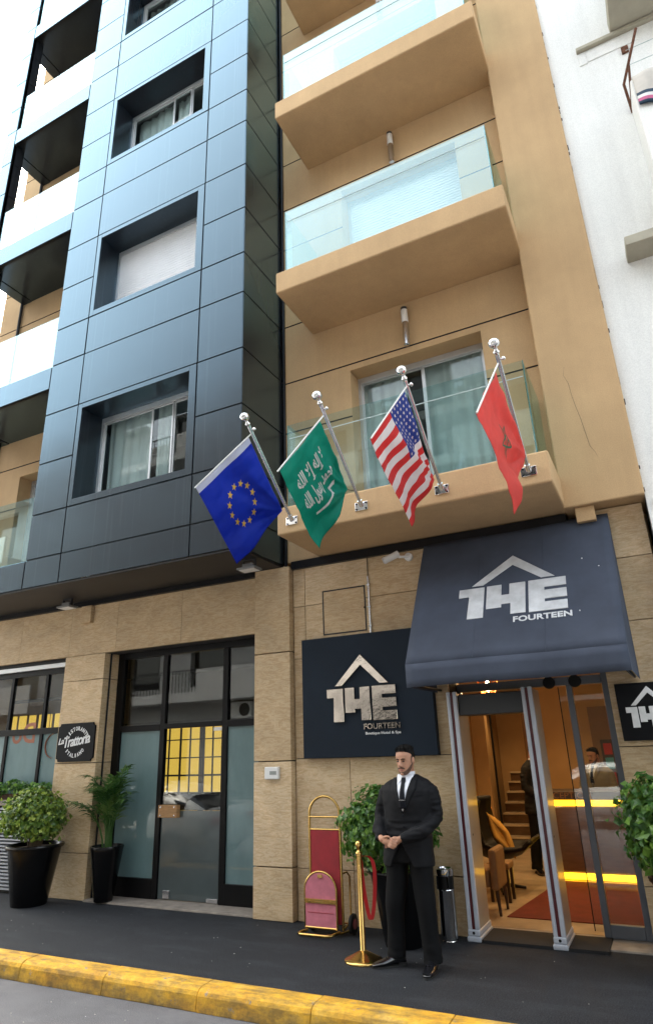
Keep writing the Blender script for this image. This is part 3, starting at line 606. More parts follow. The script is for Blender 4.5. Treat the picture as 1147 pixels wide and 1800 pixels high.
cu = tag(obj('cushion', G().grid(lambda u, v: (-2.16 + (u - .5) * .24 - .08 * (v - .5), 9.0 + (v - .5) * .05 + .06 * math.sin(math.pi * u) * math.sin(math.pi * v), .66 + (v - .5) * .30 - (u - .5) * .22), 8, 8), MUST, solid=.07, smooth=180), 'square mustard cushion standing on the black armchair', 'cushion')
sk = thing('stool', 'low square stool with dark wooden legs beside the armchair', 'stool', (-2.1, 8.58, .02))
obj('seat', G().box(-2.24, -1.98, 8.44, 8.72, .36, .43), BEIGEF, sk, bev=.015)
for x in (-2.21, -2.01):
    for y in (8.47, 8.69): obj('leg', G().box(x - .018, x + .018, y - .018, y + .018, .02, .36), DWOOD, sk, bev=.004)
tc = thing('tub_chair', 'beige upholstered chair with dark legs just inside the entrance', 'chair', (-2.22, 7.98, .02))
obj('seat', G().box(-2.45, -2.05, 7.8, 8.2, .28, .46), BEIGEF, tc, bev=.03); obj('backrest', G().box(-2.04, -1.955, 7.78, 8.22, .26, .66), BEIGEF, tc, bev=.03)
for x in (-2.42, -1.99):
    for y in (7.83, 8.17): obj('leg', G().tube([(x, y, .28), (x + .015, y, .02)], [.024, .014], 8), DWOOD, tc)

# ================================================================== NEIGHBOUR
nb = thing('neighbour_building', 'white plastered apartment building to the right of the hotel', 'building', (3, 8, 0))
NY = 6.86
obj('wall', wall(.2125, 8, 0, 17, NY, [(2.0, 3.4, 1.0, 3.0, .3), (1.55, 2.9, 5.0, 6.7, .3), (1.55, 2.9, 10.6, 12.3, .3)], depth=.25).box(.2125, 8, NY + .26, 9, 0, 17), WHITE, nb)
obj('balcony_slab', G().box(.99, 6, 6.36, NY, 10.40, 10.62), CREAM, nb, bev=.01); obj('balcony_parapet', G().box(.97, 6, 6.34, 6.42, 10.62, 11.5), WHITE, nb, bev=.01)
obj('ledge', G().box(.56, 4, 6.80, NY, 10.33, 10.385), CREAM, nb, bev=.005); obj('plaster_patch', G().box(.565, .66, NY - .012, NY, 10.1, 10.32).box(.665, 1.28, NY - .010, NY, 10.12, 10.31), WHITE, nb, bev=.004)
obj('patch', G().box(1.06, 1.14, NY - .03, NY, 9.98, 10.09), RUST, nb, bev=.004)
obj('window_canopy', G().box(.555, 2.2, 6.53, NY, 6.85, 6.97), CREAM, nb, bev=.01)
obj('balcony_parapet', G().box(.995, 6, 6.42, NY, 7.5, 9.02), WHITE, nb, bev=.015); obj('balcony_slab', G().box(.98, 6, 6.40, NY, 7.3, 7.5), CREAM, nb, bev=.01)
obj('vent', G().box(.27, .36, NY - .02, NY, 3.93, 4.02), WHITEP, nb, bev=.006)
for q in range(4): obj('vent_slat', G().box(.282, .348, NY - .024, NY - .019, 3.945 + q * .018, 3.953 + q * .018), BLACK, nb)
g = G(); pts = [(.65 + i * .0, 0, 0) for i in range(3)]
random.seed(3); y = 4.1
while y < 14:                      # crumbling joint between the two buildings
    if random.random() < .55: g.box(.2, .2130 + random.uniform(.002, .013), NY - .003, NY + .01, y, y + random.uniform(.02, .10))
    y += random.uniform(.05, .28)
obj('chipped_joint', g, DGREY, nb, kind='stuff')
bk = thing('clothes_bracket', 'rusty iron clothes line bracket on the white wall', 'bracket', (1.0, NY, 9.2))
obj('bar', G().tube([(1.0, NY - .01, 8.98), (.955, 6.62, 9.22), (1.20, 6.42, 9.78)], .017, 8), RUST, bk, smooth=60)
obj('brace', G().tube([(1.0, NY - .01, 8.98), (1.06, 6.60, 9.50), (1.20, 6.42, 9.78)], .015, 8), RUST, bk, smooth=60)
for j, (y, z) in enumerate(((6.50, 9.60), (6.56, 9.42), (6.62, 9.24))): obj('line', G().tube([(1.05, y, z), (2.5, y, z - .02), (4, y, z)], .004, 5), M('line%d' % j, (.35, .45, .45), .6), bk)
bl = tag(obj('blanket', G().grid(lambda u, v: (1.02 + .9 * u, 6.395 + .012 * math.sin(u * 22 + v * 3) + (.22 * max(0, .35 - v) / .35), 9.05 - .55 * max(0, v - .35) / .65 * (1 - .45 * max(0, .3 - u)) + .035 * math.sin(min(1, v / .35) * math.pi)), 30, 16,
        lambda u, v: (1 if v > .93 else 2 if v > .86 else 0 if v > .8 else 1 if v > .77 else 3)), [cloth('blanket_white', (.75, .75, .73), .05), cloth('blanket_navy', (.02, .05, .09), .05), cloth('blanket_pink', (.55, .12, .25), .05), cloth('blanket_cream', (.60, .56, .50), .05)], smooth=180, solid=.012), 'cream blanket with striped border airing over the white balcony parapet', 'blanket')

# ================================================================== AWNING AND SIGNS
def logo(fr, mk, ext, parent, sx=1, sy=1):
    """house-shaped 14E logo; local metres, origin at bottom left of FOURTEEN's block"""
    X = lambda x: (x + 3.5) * sx
    Z = lambda z: (z - 1.94) * sy
    polys = {'roof': [(-3.055, 2.771), (-3.395, 2.428), (-3.301, 2.428), (-3.057, 2.648), (-2.828, 2.428), (-2.723, 2.428)],
             'one': [(-3.50, 2.40), (-3.288, 2.40), (-3.288, 2.03), (-3.42, 2.03), (-3.412, 2.298), (-3.50, 2.298)],
             'four': [(-3.267, 2.403), (-3.146, 2.403), (-3.146, 2.273), (-3.082, 2.273), (-3.082, 2.403), (-2.954, 2.403), (-2.954, 2.036), (-3.072, 2.036), (-3.072, 2.163), (-3.145, 2.163), (-3.145, 2.125), (-3.267, 2.125)],
             'letter_e': [(-2.93, 2.405), (-2.64, 2.405), (-2.64, 2.306), (-2.807, 2.306), (-2.807, 2.269), (-2.64, 2.269), (-2.64, 2.167), (-2.807, 2.167), (-2.807, 2.132), (-2.64, 2.132), (-2.64, 2.03), (-2.93, 2.03)]}
    for n, p in polys.items():
        g = G(); pts = [fr((X(a), Z(b), .0)) for a, b in p]; d = fr((0, 0, ext)) - fr((0, 0, 0))
        # ear-clip by bmesh: build as prism of an n-gon
        g.prism(pts, d); obj('logo_piece', g, mk, parent, bev=min(.003, ext * .2), seg=1)
    v, f_ = textmesh('FOURTEEN', 1, .5, .028, 0, 1.02); v = fit(v, .436 * sx, .062 * sy)
    g = G(); arr(g, [(a, b, c * ext * .8 + ext * .4) for a, b, c in v], f_, lambda p: fr((p[0] + .45 * sx, p[1], p[2]))); obj('lettering', g, mk, parent)
    return
aw = thing('awning', 'dark blue-grey canvas awning with silver 14 logo over the hotel entrance', 'awning', (-1.18, 6.98, 2.3))
def awt(u, v):
    x = -2.19 + 2.02 * u + (v) * (-.035 * u + .01); s = -.007 * math.sin(math.pi * v) * (.6 + .4 * math.sin(math.pi * u)) + .004 * math.sin(u * 9 + v * 5)
    return (x, 6.985 - .985 * v + s * -.5, 3.98 - 1.48 * v + s)
g = G().grid(awt, 24, 18)
g.grid(lambda u, v: (awt(u, 1)[0], 6.0 - .004 * v + .004 * math.sin(u * 14) * v, awt(u, 1)[2] - .22 * v), 24, 3)
obj('canvas', g, AWN, aw, smooth=35, solid=.004)
for j, u in enumerate((.335, .667)):      # stitched seams between the canvas widths
    obj('seam', G().tube([Vector(awt(u, q / 12)) + Vector((0, -.0022, .0015)) for q in range(13)], .0022, 5), AWN, aw)
for u in (0, 1):
    g = G(); top = [Vector(awt(u, j / 10)) for j in range(11)]
    for j in range(10):
        a, b = top[j], top[j + 1]; zb = 2.285
        g.quad(tuple(a), tuple(b), (b.x, b.y, zb), (a.x, a.y, zb))
    obj('side_canvas', g, AWN, aw, solid=.004)
g = G()
for u in (.01, .99):
    a = Vector(awt(u, .01)); b = Vector(awt(u, .99)); dx = .02 if u < .5 else -.02
    g.tube([(a.x + dx, 6.97, 3.90), (b.x + dx, 6.03, 2.455)], .012, 8).tube([(b.x + dx, 6.03, 2.455), (b.x + dx, 6.03, 2.30), (a.x + dx, 6.98, 2.31)], .014, 8)
g.tube([(-2.16, 6.03, 2.30), (-.24, 6.03, 2.30)], .012, 8).tube([(-2.16, 6.03, 2.455), (-.24, 6.03, 2.455)], .012, 8)
obj('awning_frame', g, BLACK, aw, smooth=60)
sn = Vector((0, -1.48, .985)).normalized(); su = Vector((0, .985, 1.48)).normalized()
logo(frame(Vector((-1.70, 6.0, 2.5)) + su * .392 + sn * -.006, (1, 0, 0), su, sn), LETAWN, .010, aw, 1.235, 1.145)
random.seed(5)
for j in range(4):
    p = Vector((random.uniform(-.75, -.3), 6.0, 2.5)) + su * random.uniform(.1, 1.5) + sn * -.009
    obj('bird_dropping', G().ell(p, (.008 * random.uniform(.4, 1.2), .006, .016 * random.uniform(.4, 1.2)), 8), LETW, aw)
sg = thing('hotel_sign', 'large navy wall sign with polished metal 14 logo', 'sign', (-3.03, W, 1.65))
obj('board', G().box(-3.84, -2.225, 6.925, W - .001, 1.655, 3.015), SIGNB, sg, bev=.004)
logo(frame((-3.5, 6.924, 1.943), (1, 0, 0), (0, 0, 1), (0, -1, 0)), MIRR, .03, sg)
v, f_ = textmesh('Boutique Hotel & Spa', 1, .5, .012); v = fit(v, .42, .038); g = G(); arr(g, [(a, b, c * .006) for a, b, c in v], f_, frame((-3.04, 6.921, 1.878), (1, 0, 0), (0, 0, 1), (0, -1, 0))); obj('lettering', g, LETW, sg)
s2 = thing('entrance_sign', 'small black wall sign with white 14 logo right of the entrance', 'sign', (-.05, W, 1.73))
obj('board', G().box(-.41, .13, 6.965, W - .001, 1.73, 2.25), SIGNK, s2, bev=.003)
logo(frame((-.345, 6.964, 1.80), (1, 0, 0), (0, 0, 1), (0, -1, 0)), LETW, .008, s2, .48, .50)
ts = thing('restaurant_sign', 'black restaurant sign with notched corners and white script lettering', 'sign', (-7.59, W, 1.7))
c = .045; x0, x1_, z0, z1 = -7.955, -7.235, 1.70, 2.22
obj('board', G().prism([(x0 + c, W - .03, z0), (x1_ - c, W - .03, z0), (x1_ - c + .012, W - .03, z0 + c - .012), (x1_, W - .03, z0 + c), (x1_, W - .03, z1 - c), (x1_ - c + .012, W - .03, z1 - c + .012), (x1_ - c, W - .03, z1), (x0 + c, W - .03, z1), (x0 + c - .012, W - .03, z1 - c + .012), (x0, W - .03, z1 - c), (x0, W - .03, z0 + c), (x0 + c - .012, W - .03, z0 + c - .012)], (0, .028, 0)), SIGNK, ts, bev=.002)
g = G(); SY = W - .031
v, f_ = textmesh('Trattoria', 1, .5, .018, .32, .86); v = fit(v, .50, .145); th_ = R(7)
fr = frame((-7.80, SY, 1.885), (math.cos(th_), 0, math.sin(th_)), (-math.sin(th_), 0, math.cos(th_)), (0, -1, 0)); arr(g, [(a, b, c_ * .006) for a, b, c_ in v], f_, fr)
v, f_ = textmesh('La', 1, .5, .018, .32, .86); v = fit(v, .115, .085); fr = frame((-7.925, SY, 1.93), (math.cos(th_), 0, math.sin(th_)), (-math.sin(th_), 0, math.cos(th_)), (0, -1, 0)); arr(g, [(a, b, c_ * .006) for a, b, c_ in v], f_, fr)
def arc(s, cx, cz, r, a0, a1, h, down=False):
    for i, ch in enumerate(s):
        a = R(a0 + (a1 - a0) * i / (len(s) - 1)); v, f_ = textmesh(ch, 1, .5, .02); v = fit(v, h * (.3 if ch == 'I' else .72), h); wv = max(p[0] for p in v)
        p = Vector((cx + r * math.cos(a), SY, cz + r * math.sin(a)))
        tx = Vector((math.sin(a), 0, -math.cos(a))) * (1 if not down else -1); ty = Vector((math.cos(a), 0, math.sin(a))) * (1 if not down else -1)
        arr(g, [(q[0] - wv / 2, q[1] - h / 2, q[2] * .006) for q in v], f_, frame(p, tx, ty, (0, -1, 0)))
arc('RISTORANTE', -7.56, 1.93, .215, 150, 30, .056); arc('ITALIANO', -7.59, 1.985, .205, 222, 318, .052, True)
obj('lettering', g, LETW, ts)

# ================================================================== FLAGS
def flagset(i, bx, A, B, Cn, D, label, cat_label, build):
    base = Vector((bx, 5.98, 4.215)); tip = Vector((bx, 5.035, 5.05)); d = (tip - base).normalized()
    po = thing('flagpole', label, 'flagpole', tuple(base), 'flagpoles on the first balcony')
    obj('pole', G().tube([base + Vector((0, .0, 0)), tip - d * .05], .0195, 14), STEEL, po, smooth=60)
    obj('bracket', G().box(bx - .075, bx + .075, 5.966, 5.9795, 4.165, 4.26), CHROME, po, bev=.003)
    obj('socket', G().tube([base + d * .005, base + d * .075], .027, 14), CHROME, po, smooth=60)
    for sx in (-.055, .055):
        for sz in (-.032, .032): obj('bolt', G().lathe([(.010, 0), (.010, -.007), (.005, -.010)], (bx + sx, 5.966, 4.2125 + sz), 8, ax='y'), BLACK, po, smooth=40)
    q = d.to_track_quat('Z', 'Y').to_matrix().to_4x4(); q.translation = tip - d * .06
    obj('finial', G().lathe([(.021, 0), (.021, .02), (.030, .028), (.030, .038), (.017, .052), (.016, .068), (.03, .076), (.046, .094), (.052, .115), (.047, .138), (.03, .155), (.008, .162)], (0, 0, 0), 22).xf(q), CHROME, po, smooth=60)
    k = tip - d * .10 + Vector((.045, 0, .0)); obj('knob', G().tube([tip - d * .10, k], .008, 8).ell(k, (.019, .019, .019), 12), CHROME, po, smooth=60)
    A, B, Cn, D = map(Vector, (A, B, Cn, D)); rod = (B - A).normalized()
    obj('crossbar', G().tube([A - rod * .02 + Vector((0, 0, .012)), B + rod * .015 + Vector((0, 0, .006))], .008, 8), WHITEP, po, smooth=60)
    obj('cord', G().tube([D + Vector((-.02, 0, 0)), base + d * .2 + Vector((-.018, 0, 0)), base + d * .11], .004, 6), BLACK, po)
    A = A + rod * .05
    nrm = (B - A).cross(D - A).normalized()
    if nrm.y > 0: nrm = -nrm
    ph = i * 1.9
    def S(u, v, off=0):
        p = A * (1 - u) * (1 - v) + B * u * (1 - v) + D * (1 - u) * v + Cn * u * v
        hang = math.sin(math.pi * min(1, v)) * math.sin(math.pi * u)
        # folds fan out from the tied lower corner (u=0,v=1) and hang along v
        an = math.atan2(1.02 - v, u + .02); rr = math.hypot(u, 1 - v)
        fold = .050 * math.sin(an * 11 + ph) * min(1, rr * 1.3) * max(0, 1 - rr * .75) + (.036) * math.sin(u * 8.5 + ph + v * 2.2) * v
        fold += .011 * math.sin(an * 27 + ph * 2) * max(0, 1 - rr * 1.1) * min(1, rr * 4) + .016 * noise.noise(Vector((u * 3.2 + ph, v * 6.5, ph))) + .007 * noise.noise(Vector((u * 9 + ph, v * 16, ph)))
        sag = -.035 * math.sin(math.pi * u) * v
        edge = -.03 * math.sin(math.pi * u) * (v ** 2) - .025 * math.sin(math.pi * v) * u
        return p + nrm * (fold + off + .025 * math.sin(v * 3.0 + ph) * u) + Vector((0, 0, sag)) + (D - A) * edge * .5
    return build(S, cat_label)
NF = 40
def stretch_text(v, f, S, u0, v0, du, dv, off): return [S(u0 + p[0] * du, v0 + p[1] * dv, off) for p in v], f
def star(n, r, r2, rot=0): return [(math.cos(rot + math.pi * k / n) * (r if k % 2 == 0 else r2), math.sin(rot + math.pi * k / n) * (r if k % 2 == 0 else r2)) for k in range(2 * n)]
def eu(S, lab):
    t = tag(obj('flag', G().grid(S, 48, 52, lambda u, v: 1 if v < .085 else 0), [cloth('eu_blue', (.006, .035, .50), .3), cloth('header_white', (.62, .64, .78), .3)], smooth=180, solid=.002), lab, 'flag', 'flags on the balcony poles')
    ym = cloth('star_gold', (.75, .48, .09), .15)
    for k in range(12):
        a = k / 12 * 6.283; cu_, cv = .50 + .215 * math.cos(a), .53 + .215 * math.sin(a)
        for off in (.004, -.004):
            pts = [S(cu_, cv, off)] + [S(cu_ + x, cv + y, off) for x, y in star(5, .045, .019, -2.3)]
            obj('star', G().add(pts, [(0, 1 + j, 1 + (j + 1) % 10) for j in range(10)]), ym, t)
def saudi(S, lab):
    t = tag(obj('flag', G().grid(S, 48, 52), cloth('saudi_green', (.0, .32, .22), .35), smooth=180, solid=.002), lab, 'flag', 'flags on the balcony poles')
    wm = cloth('inscription_white', (.66, .74, .70), .15)
    # presentation forms in visual order (left to right)
    l1 = '\uFEEA\uFEE0\uFEDF\uFE8D \uFEFB\uFE87 \uFEEA\uFEDF\uFE87 \uFEFB'
    l2 = '\uFEEA\uFEE0\uFEDF\uFE8D \uFEDD\uFEEE\uFEB3\uFEAD \uFEAA\uFEE4\uFEA4\uFEE3'
    for off in (.005, -.005):
        g = G()
        for s, u0, v0, wd, hh in ((l1, .84, .43, .66, .22), (l2, .86, .655, .72, .22)):
            v, f_ = textmesh(s, 1, 0, .028); v = fit(v, wd, hh)
            g.add([S(u0 - p[0], v0 - p[1], off) for p in v], f_)
        obj('inscription', g, wm, t)
        g = G().grid(lambda u, v: S(.74 - .46 * u, .725 + .035 * math.sin(u * 2.6) + (v - .5) * (.030 - .006 * u), off), 16, 1)
        g.grid(lambda u, v: S(.30 + .03 * u, .69 + .085 * v, off), 2, 4).grid(lambda u, v: S(.20 + .10 * u, .722 + (v - .5) * .035 - .01 * u, off), 3, 1).grid(lambda u, v: S(.17 + .035 * u, .70 + .05 * v, off), 2, 2)
        obj('sword', g, wm, t)
def us(S, lab):
    t = tag(obj('flag', G().grid(S, 50, 52, lambda u, v: 2 if (u < .42 and v < 7 / 13) else (0 if int(v * 13) % 2 == 0 else 1)), [cloth('stripe_red', (.72, .06, .06), .4), cloth('stripe_white', (.82, .80, .80), .4), cloth('canton_blue', (.03, .07, .36), .3)], smooth=180, solid=.002), lab, 'flag', 'flags on the balcony poles')
    wm = cloth('canton_star', (.78, .77, .74), .15)
    for off in (.004, -.004):
        for r in range(9):
            for c_ in range(6 if r % 2 == 0 else 5):
                cu_ = .42 * ((c_ + .5 + (.5 if r % 2 else 0)) / 6); cv = (7 / 13) * (r + .6) / 9.2
                pts = [S(cu_, cv, off)] + [S(cu_ + x * .9, cv + y, off) for x, y in star(5, .021, .010, -1.57)]
                obj('star', G().add(pts, [(0, 1 + j, 1 + (j + 1) % 10) for j in range(10)]), wm, t)
def mor(S, lab):
    t = tag(obj('flag', G().grid(S, 48, 52), cloth('morocco_red', (.80, .13, .11), .5), smooth=180, solid=.002), lab, 'flag', 'flags on the balcony poles')
    gm = cloth('star_green', (.02, .14, .075), .1); pt = [(.5 + .20 * math.cos(-1.57 + k * 2 * 2 * math.pi / 5), .52 + .17 * math.sin(-1.57 + k * 2 * 2 * math.pi / 5)) for k in range(5)]
    for off in (.004, -.004):
        g = G()
        for k in range(5):
            a, b = Vector(pt[k]), Vector(pt[(k + 1) % 5]); n_ = Vector((-(b - a).y, (b - a).x)).normalized() * .016
            g.grid(lambda u, v, a=a, b=b, n_=n_: S(*(a + (b - a) * u + n_ * (v - .5)), off), 12, 1)
        obj('star_outline', g, gm, t)
flagset(0, -3.406, (-3.406, 5.138, 4.948), (-3.994, 4.961, 4.391), (-3.913, 5.633, 3.688), (-3.406, 5.746, 4.267), 'leftmost steel flagpole, holding the blue starred flag', 'blue flag with a ring of gold stars and pale header', eu)
flagset(1, -2.536, (-2.536, 5.09, 4.876), (-2.84, 4.735, 4.227), (-2.751, 5.385, 3.611), (-2.536, 5.678, 4.308), 'steel flagpole holding the green flag', 'green flag with white inscription and sword', saudi)
flagset(2, -1.632, (-1.632, 5.078, 4.935), (-1.848, 4.665, 4.285), (-1.804, 5.339, 3.653), (-1.632, 5.749, 4.273), 'steel flagpole holding the red and white striped flag', 'flag with red and white stripes and starred blue canton', us)
flagset(3, -.758, (-.758, 5.018, 4.866), (-.898, 4.567, 4.221), (-.841, 5.272, 3.561), (-.758, 5.692, 4.273), 'rightmost steel flagpole, holding the plain red flag', 'red flag with green star outline seen edge on', mor)

# ================================================================== WALL FITTINGS
for k in range(3):
    z = 6.75 + P * k - .03 * k
    l = thing('wall_lamp', ['tubular wall lamp above the flags', 'tubular wall lamp between the second and third balcony', 'tubular wall lamp below the topmost visible balcony'][k], 'wall lamp', (-2.16, W, z), 'tubular lamps on the tan wall')
    x = -2.165 + .02 * k
    obj('body', G().lathe([(.03, z), (.041, z + .006), (.041, z + .36)], (x, 6.945, 0), 18), STEEL, l, smooth=60)
    obj('diffuser', G().lathe([(.044, z + .36), (.044, z + .56), (.036, z + .565)], (x, 6.945, 0), 18), LAMPW, l, smooth=60)
    obj('cap', G().lathe([(.043, z + .565), (.043, z + .60), (.03, z + .605)], (x, 6.945, 0), 18), DGREY, l, smooth=60); obj('mount', G().box(x - .03, x + .03, 6.98, W, z + .2, z + .4), STEEL, l)
for j, (x, y, lab) in enumerate(((-7.72, 6.70, 'grey floodlight under the dark soffit above the restaurant sign'), (-4.28, 6.42, 'grey floodlight under the dark soffit beside the stone pillar'))):
    l = thing('floodlight', lab, 'floodlight', (x, y, 4.0), 'floodlights under the soffit')
    obj('bracket', G().box(x - .09, x - .08, y - .02, y + .02, 3.88, 4.0).box(x + .08, x + .09, y - .02, y + .02, 3.88, 4.0).box(x - .08, x + .08, y - .02, y + .02, 3.985, 4.0), DGREY, l)
    obj('housing', G().prism([(x - .13, y - .09, 3.86), (x + .13, y - .09, 3.86), (x + .13, y + .09, 3.86), (x - .13, y + .09, 3.86)], (0, 0, .03)).prism([(x - .075, y - .05, 3.89), (x + .075, y - .05, 3.89), (x + .075, y + .05, 3.89), (x - .075, y + .05, 3.89)], (0, 0, .05)), M('flood_grey%d' % j, (.22, .22, .21), .45, .4), l, bev=.006)
    obj('lens', G().box(x - .11, x + .11, y - .07, y + .07, 3.855, 3.8598), LAMPW, l)
tag(obj('junction_box', G().box(-7.70, -7.49, 6.95, W, 3.66, 3.925), STONE, bev=.008), 'stone coloured junction box high on the restaurant wall', 'box')
cm = thing('security_camera', 'white bullet security camera high on the wall beside the awning', 'camera', (-2.46, W, 3.86))
obj('mount', G().lathe([(.05, W - .001), (.05, W - .035), (.03, W - .045)], (-2.40, 0, 3.87), 18, ax='y'), WHITEP, cm, smooth=50); obj('arm', G().tube([(-2.40, W - .04, 3.87), (-2.46, W - .09, 3.865), (-2.50, W - .10, 3.865)], .016, 10), WHITEP, cm, smooth=60)
dv = Vector((-.72, -.45, -.42)).normalized(); p0 = Vector((-2.50, W - .10, 3.90))
obj('body', G().tube([p0, p0 + dv * .17], .036, 16), WHITEP, cm, smooth=60); obj('hood', G().tube([p0 + Vector((0, 0, .006)), p0 + dv * .20 + Vector((0, 0, .006))], .041, 16, cap=False), WHITEP, cm, smooth=60); obj('lens', G().tube([p0 + dv * .168, p0 + dv * .174], .027, 16), BLACK, cm)
cdt = thing('conduit', 'thin metal conduit running down above the navy sign', 'conduit', (-2.945, W, 3.02))
obj('pipe', G().tube([(-2.945, W - .014, 3.02), (-2.945, W - .014, 3.72)], .011, 10), STEEL, cdt, smooth=60); obj('cable', G().tube([(-2.945, W - .014, 3.72), (-2.94, W - .012, 3.955)], .005, 6), BLACK, cdt)
for z in (3.1, 3.33, 3.6): obj('clip', G().box(-2.965, -2.925, W - .028, W - .0, z, z + .014), STEEL, cdt)
ap = thing('access_panel', 'square stone access panel with dark edging above the navy sign', 'panel', (-3.29, W, 3.06))
g = G(); a, b, c_, d_ = -3.58, -2.995, 3.06, 3.615; t_ = .016
g.box(a, a + t_, W - .006, W, c_, d_).box(b - t_, b, W - .006, W, c_, d_).box(a + t_, b - t_, W - .006, W, c_, c_ + t_).box(a + t_, b - t_, W - .006, W, d_ - t_, d_)
obj('edging', g, DGREY, ap); obj('cover', G().box(a + t_, b - t_, W - .003, W, c_ + t_, d_ - t_), STONE, ap); obj('latch', G().lathe([(.014, W - .006), (.014, W - .016)], (b - .01, 0, 3.34), 10, ax='y'), BLACK, ap)
tb = thing('keypad_box', 'small white control box on the stone pillar', 'box', (-4.25, 6.925, 1.44))
obj('body', G().box(-4.345, -4.155, 6.875, 6.9245, 1.44, 1.575), WHITEP, tb, bev=.01); obj('display', G().box(-4.27, -4.18, 6.872, 6.876, 1.49, 1.53), M('grey_display', (.3, .32, .3), .4), tb)
hk = thing('wall_hook_frame', 'black wire frame fixed low on the stone wall behind the luggage cart', 'frame', (-3.2, W, .98))
obj('rail', G().tube([(-3.33, W - .02, .96), (-3.33, W - .02, 1.13), (-2.95, W - .02, 1.13), (-2.95, W - .001, 1.13)], .007, 6), BLACK, hk)
g = G()
for j in range(9): g.tube([(-3.33 + .008 * math.cos(a), W - .02 + (.008 * math.sin(a) if j % 2 else 0), .95 - j * .02 + (0 if j % 2 else .012 * math.sin(a))) for a in [q / 8 * 6.283 for q in range(8)]], .0025, 5, closed=True)
obj('chain', g, DGREY, hk)

# ================================================================== STREET THINGS
def leaves(c, r, n, size, seed, mat_, parent, bottom=-.9, flat=1):
    rnd = random.Random(seed); g = G(); c = Vector(c)
    for _ in range(n):
        while True:
            d = Vector((rnd.gauss(0, 1), rnd.gauss(0, 1), rnd.gauss(0, 1))).normalized()
            if d.z > bottom: break
        bump = 1 + .20 * noise.noise(d * 2.3 + Vector((seed, 0, 0))) + .15 * noise.noise(d * 5.5)
        k = (rnd.random() ** .35) * bump
        if rnd.random() < .06: k *= rnd.uniform(1.04, 1.2)
        p = c + Vector((d.x * r[0], d.y * r[1], d.z * r[2])) * max(.45, k)
        nn = (d + Vector((rnd.gauss(0, .55), rnd.gauss(0, .55), rnd.gauss(0, .45) + .25))).normalized()
        t = nn.cross(Vector((rnd.gauss(0, 1), rnd.gauss(0, 1), rnd.gauss(0, 1)))).normalized(); b = nn.cross(t)
        s = size * rnd.uniform(.5, 1.4); q = s * .36; dr = -nn * s * .12
        g.add([p - t * s * .5, p + b * q + nn * s * .10, p + t * s * .5 + dr, p - b * q + nn * s * .10, p], [(0, 4, 1), (1, 4, 2), (2, 4, 3), (3, 4, 0)])
    return obj('foliage', g, mat_, parent, kind='stuff')
def twigs(c, r, base, n, seed, parent):
    rnd = random.Random(seed); g = G()
    for _ in range(n):
        d = Vector((rnd.gauss(0, 1), rnd.gauss(0, 1), abs(rnd.gauss(0, 1)) * .8 + .1)).normalized()
        e = Vector(c) + Vector((d.x * r[0], d.y * r[1], d.z * r[2])) * rnd.uniform(.6, .95); b = Vector(base) + Vector((rnd.uniform(-.05, .05), rnd.uniform(-.05, .05), 0)); mid = (b + e) / 2 + Vector((0, 0, rnd.uniform(.0, .1)))
        g.tube([b, mid, e], [.011, .007, .003], 5)
    return obj('branches', g, TWIG, parent)
def pot(c, prof, par, soil):
    g = G().lathe(prof, (c[0], c[1], 0), 36); obj('pot', g, POTB, par, smooth=50)
    obj('soil', G().lathe([(soil[0] * .2, soil[1] + .012), (soil[0], soil[1])], (c[0], c[1], 0), 24), SOIL, par)
b1 = thing('potted_bush', 'rounded boxwood bush in a large tapered black pot by the restaurant window', 'potted plant', (-7.76, 6.64, 0))
pot((-7.76, 6.64), [(.05, .0), (.215, .0), (.222, .02), (.28, .36), (.332, .655), (.360, .66), (.367, .68), (.360, .70), (.34, .703), (.322, .685), (.312, .64), (.05, .63)], b1, (.317, .655))
leaves((-7.83, 6.63, 1.03), (.48, .34, .345), 4200, .066, 11, LEAFA, b1, -.75); twigs((-7.86, 6.62, 1.0), (.48, .32, .33), (-7.76, 6.64, .64), 36, 1, b1)
b2 = thing('potted_topiary', 'ivy topiary ball in a black pot behind the man in the suit', 'potted plant', (-2.60, 6.57, 0))
pot((-2.60, 6.57), [(.05, .0), (.175, .0), (.18, .02), (.24, .36), (.29, .60), (.305, .605), (.31, .625), (.30, .635), (.28, .63), (.27, .59), (.05, .58)], b2, (.27, .60))
leaves((-2.69, 6.58, .985), (.50, .40, .40), 4300, .072, 23, LEAFB, b2); twigs((-2.69, 6.58, .95), (.42, .32, .33), (-2.6, 6.57, .58), 30, 2, b2)
b3 = thing('potted_topiary', 'ivy topiary ball in a black pot right of the entrance doors', 'potted plant', (-.07, 6.45, 0))
pot((-.07, 6.45), [(.05, .0), (.175, .0), (.18, .02), (.25, .42), (.30, .66), (.315, .665), (.32, .685), (.31, .70), (.29, .69), (.28, .65), (.05, .64)], b3, (.28, .66))
leaves((-.05, 6.44, 1.08), (.49, .43, .42), 4300, .072, 31, LEAFB, b3); twigs((-.05, 6.44, 1.05), (.42, .35, .33), (-.07, 6.45, .64), 30, 3, b3)
hd = thing('window_box_plants', 'leafy plants along the sill of the restaurant window', 'plants', (-9.2, W + .06, 1.2))
obj('planter', G().box(-10.8, -8.06, W + .025, W + .094, 1.2, 1.28), SOIL, hd)
for j, x in enumerate((-10.4, -9.95, -9.5, -9.1, -8.75, -8.42, -8.2)): leaves((x, W - .02, 1.36 + .03 * math.sin(j * 2)), (.22, .06, .10), 200, .055, 60 + j, LEAFB, hd)
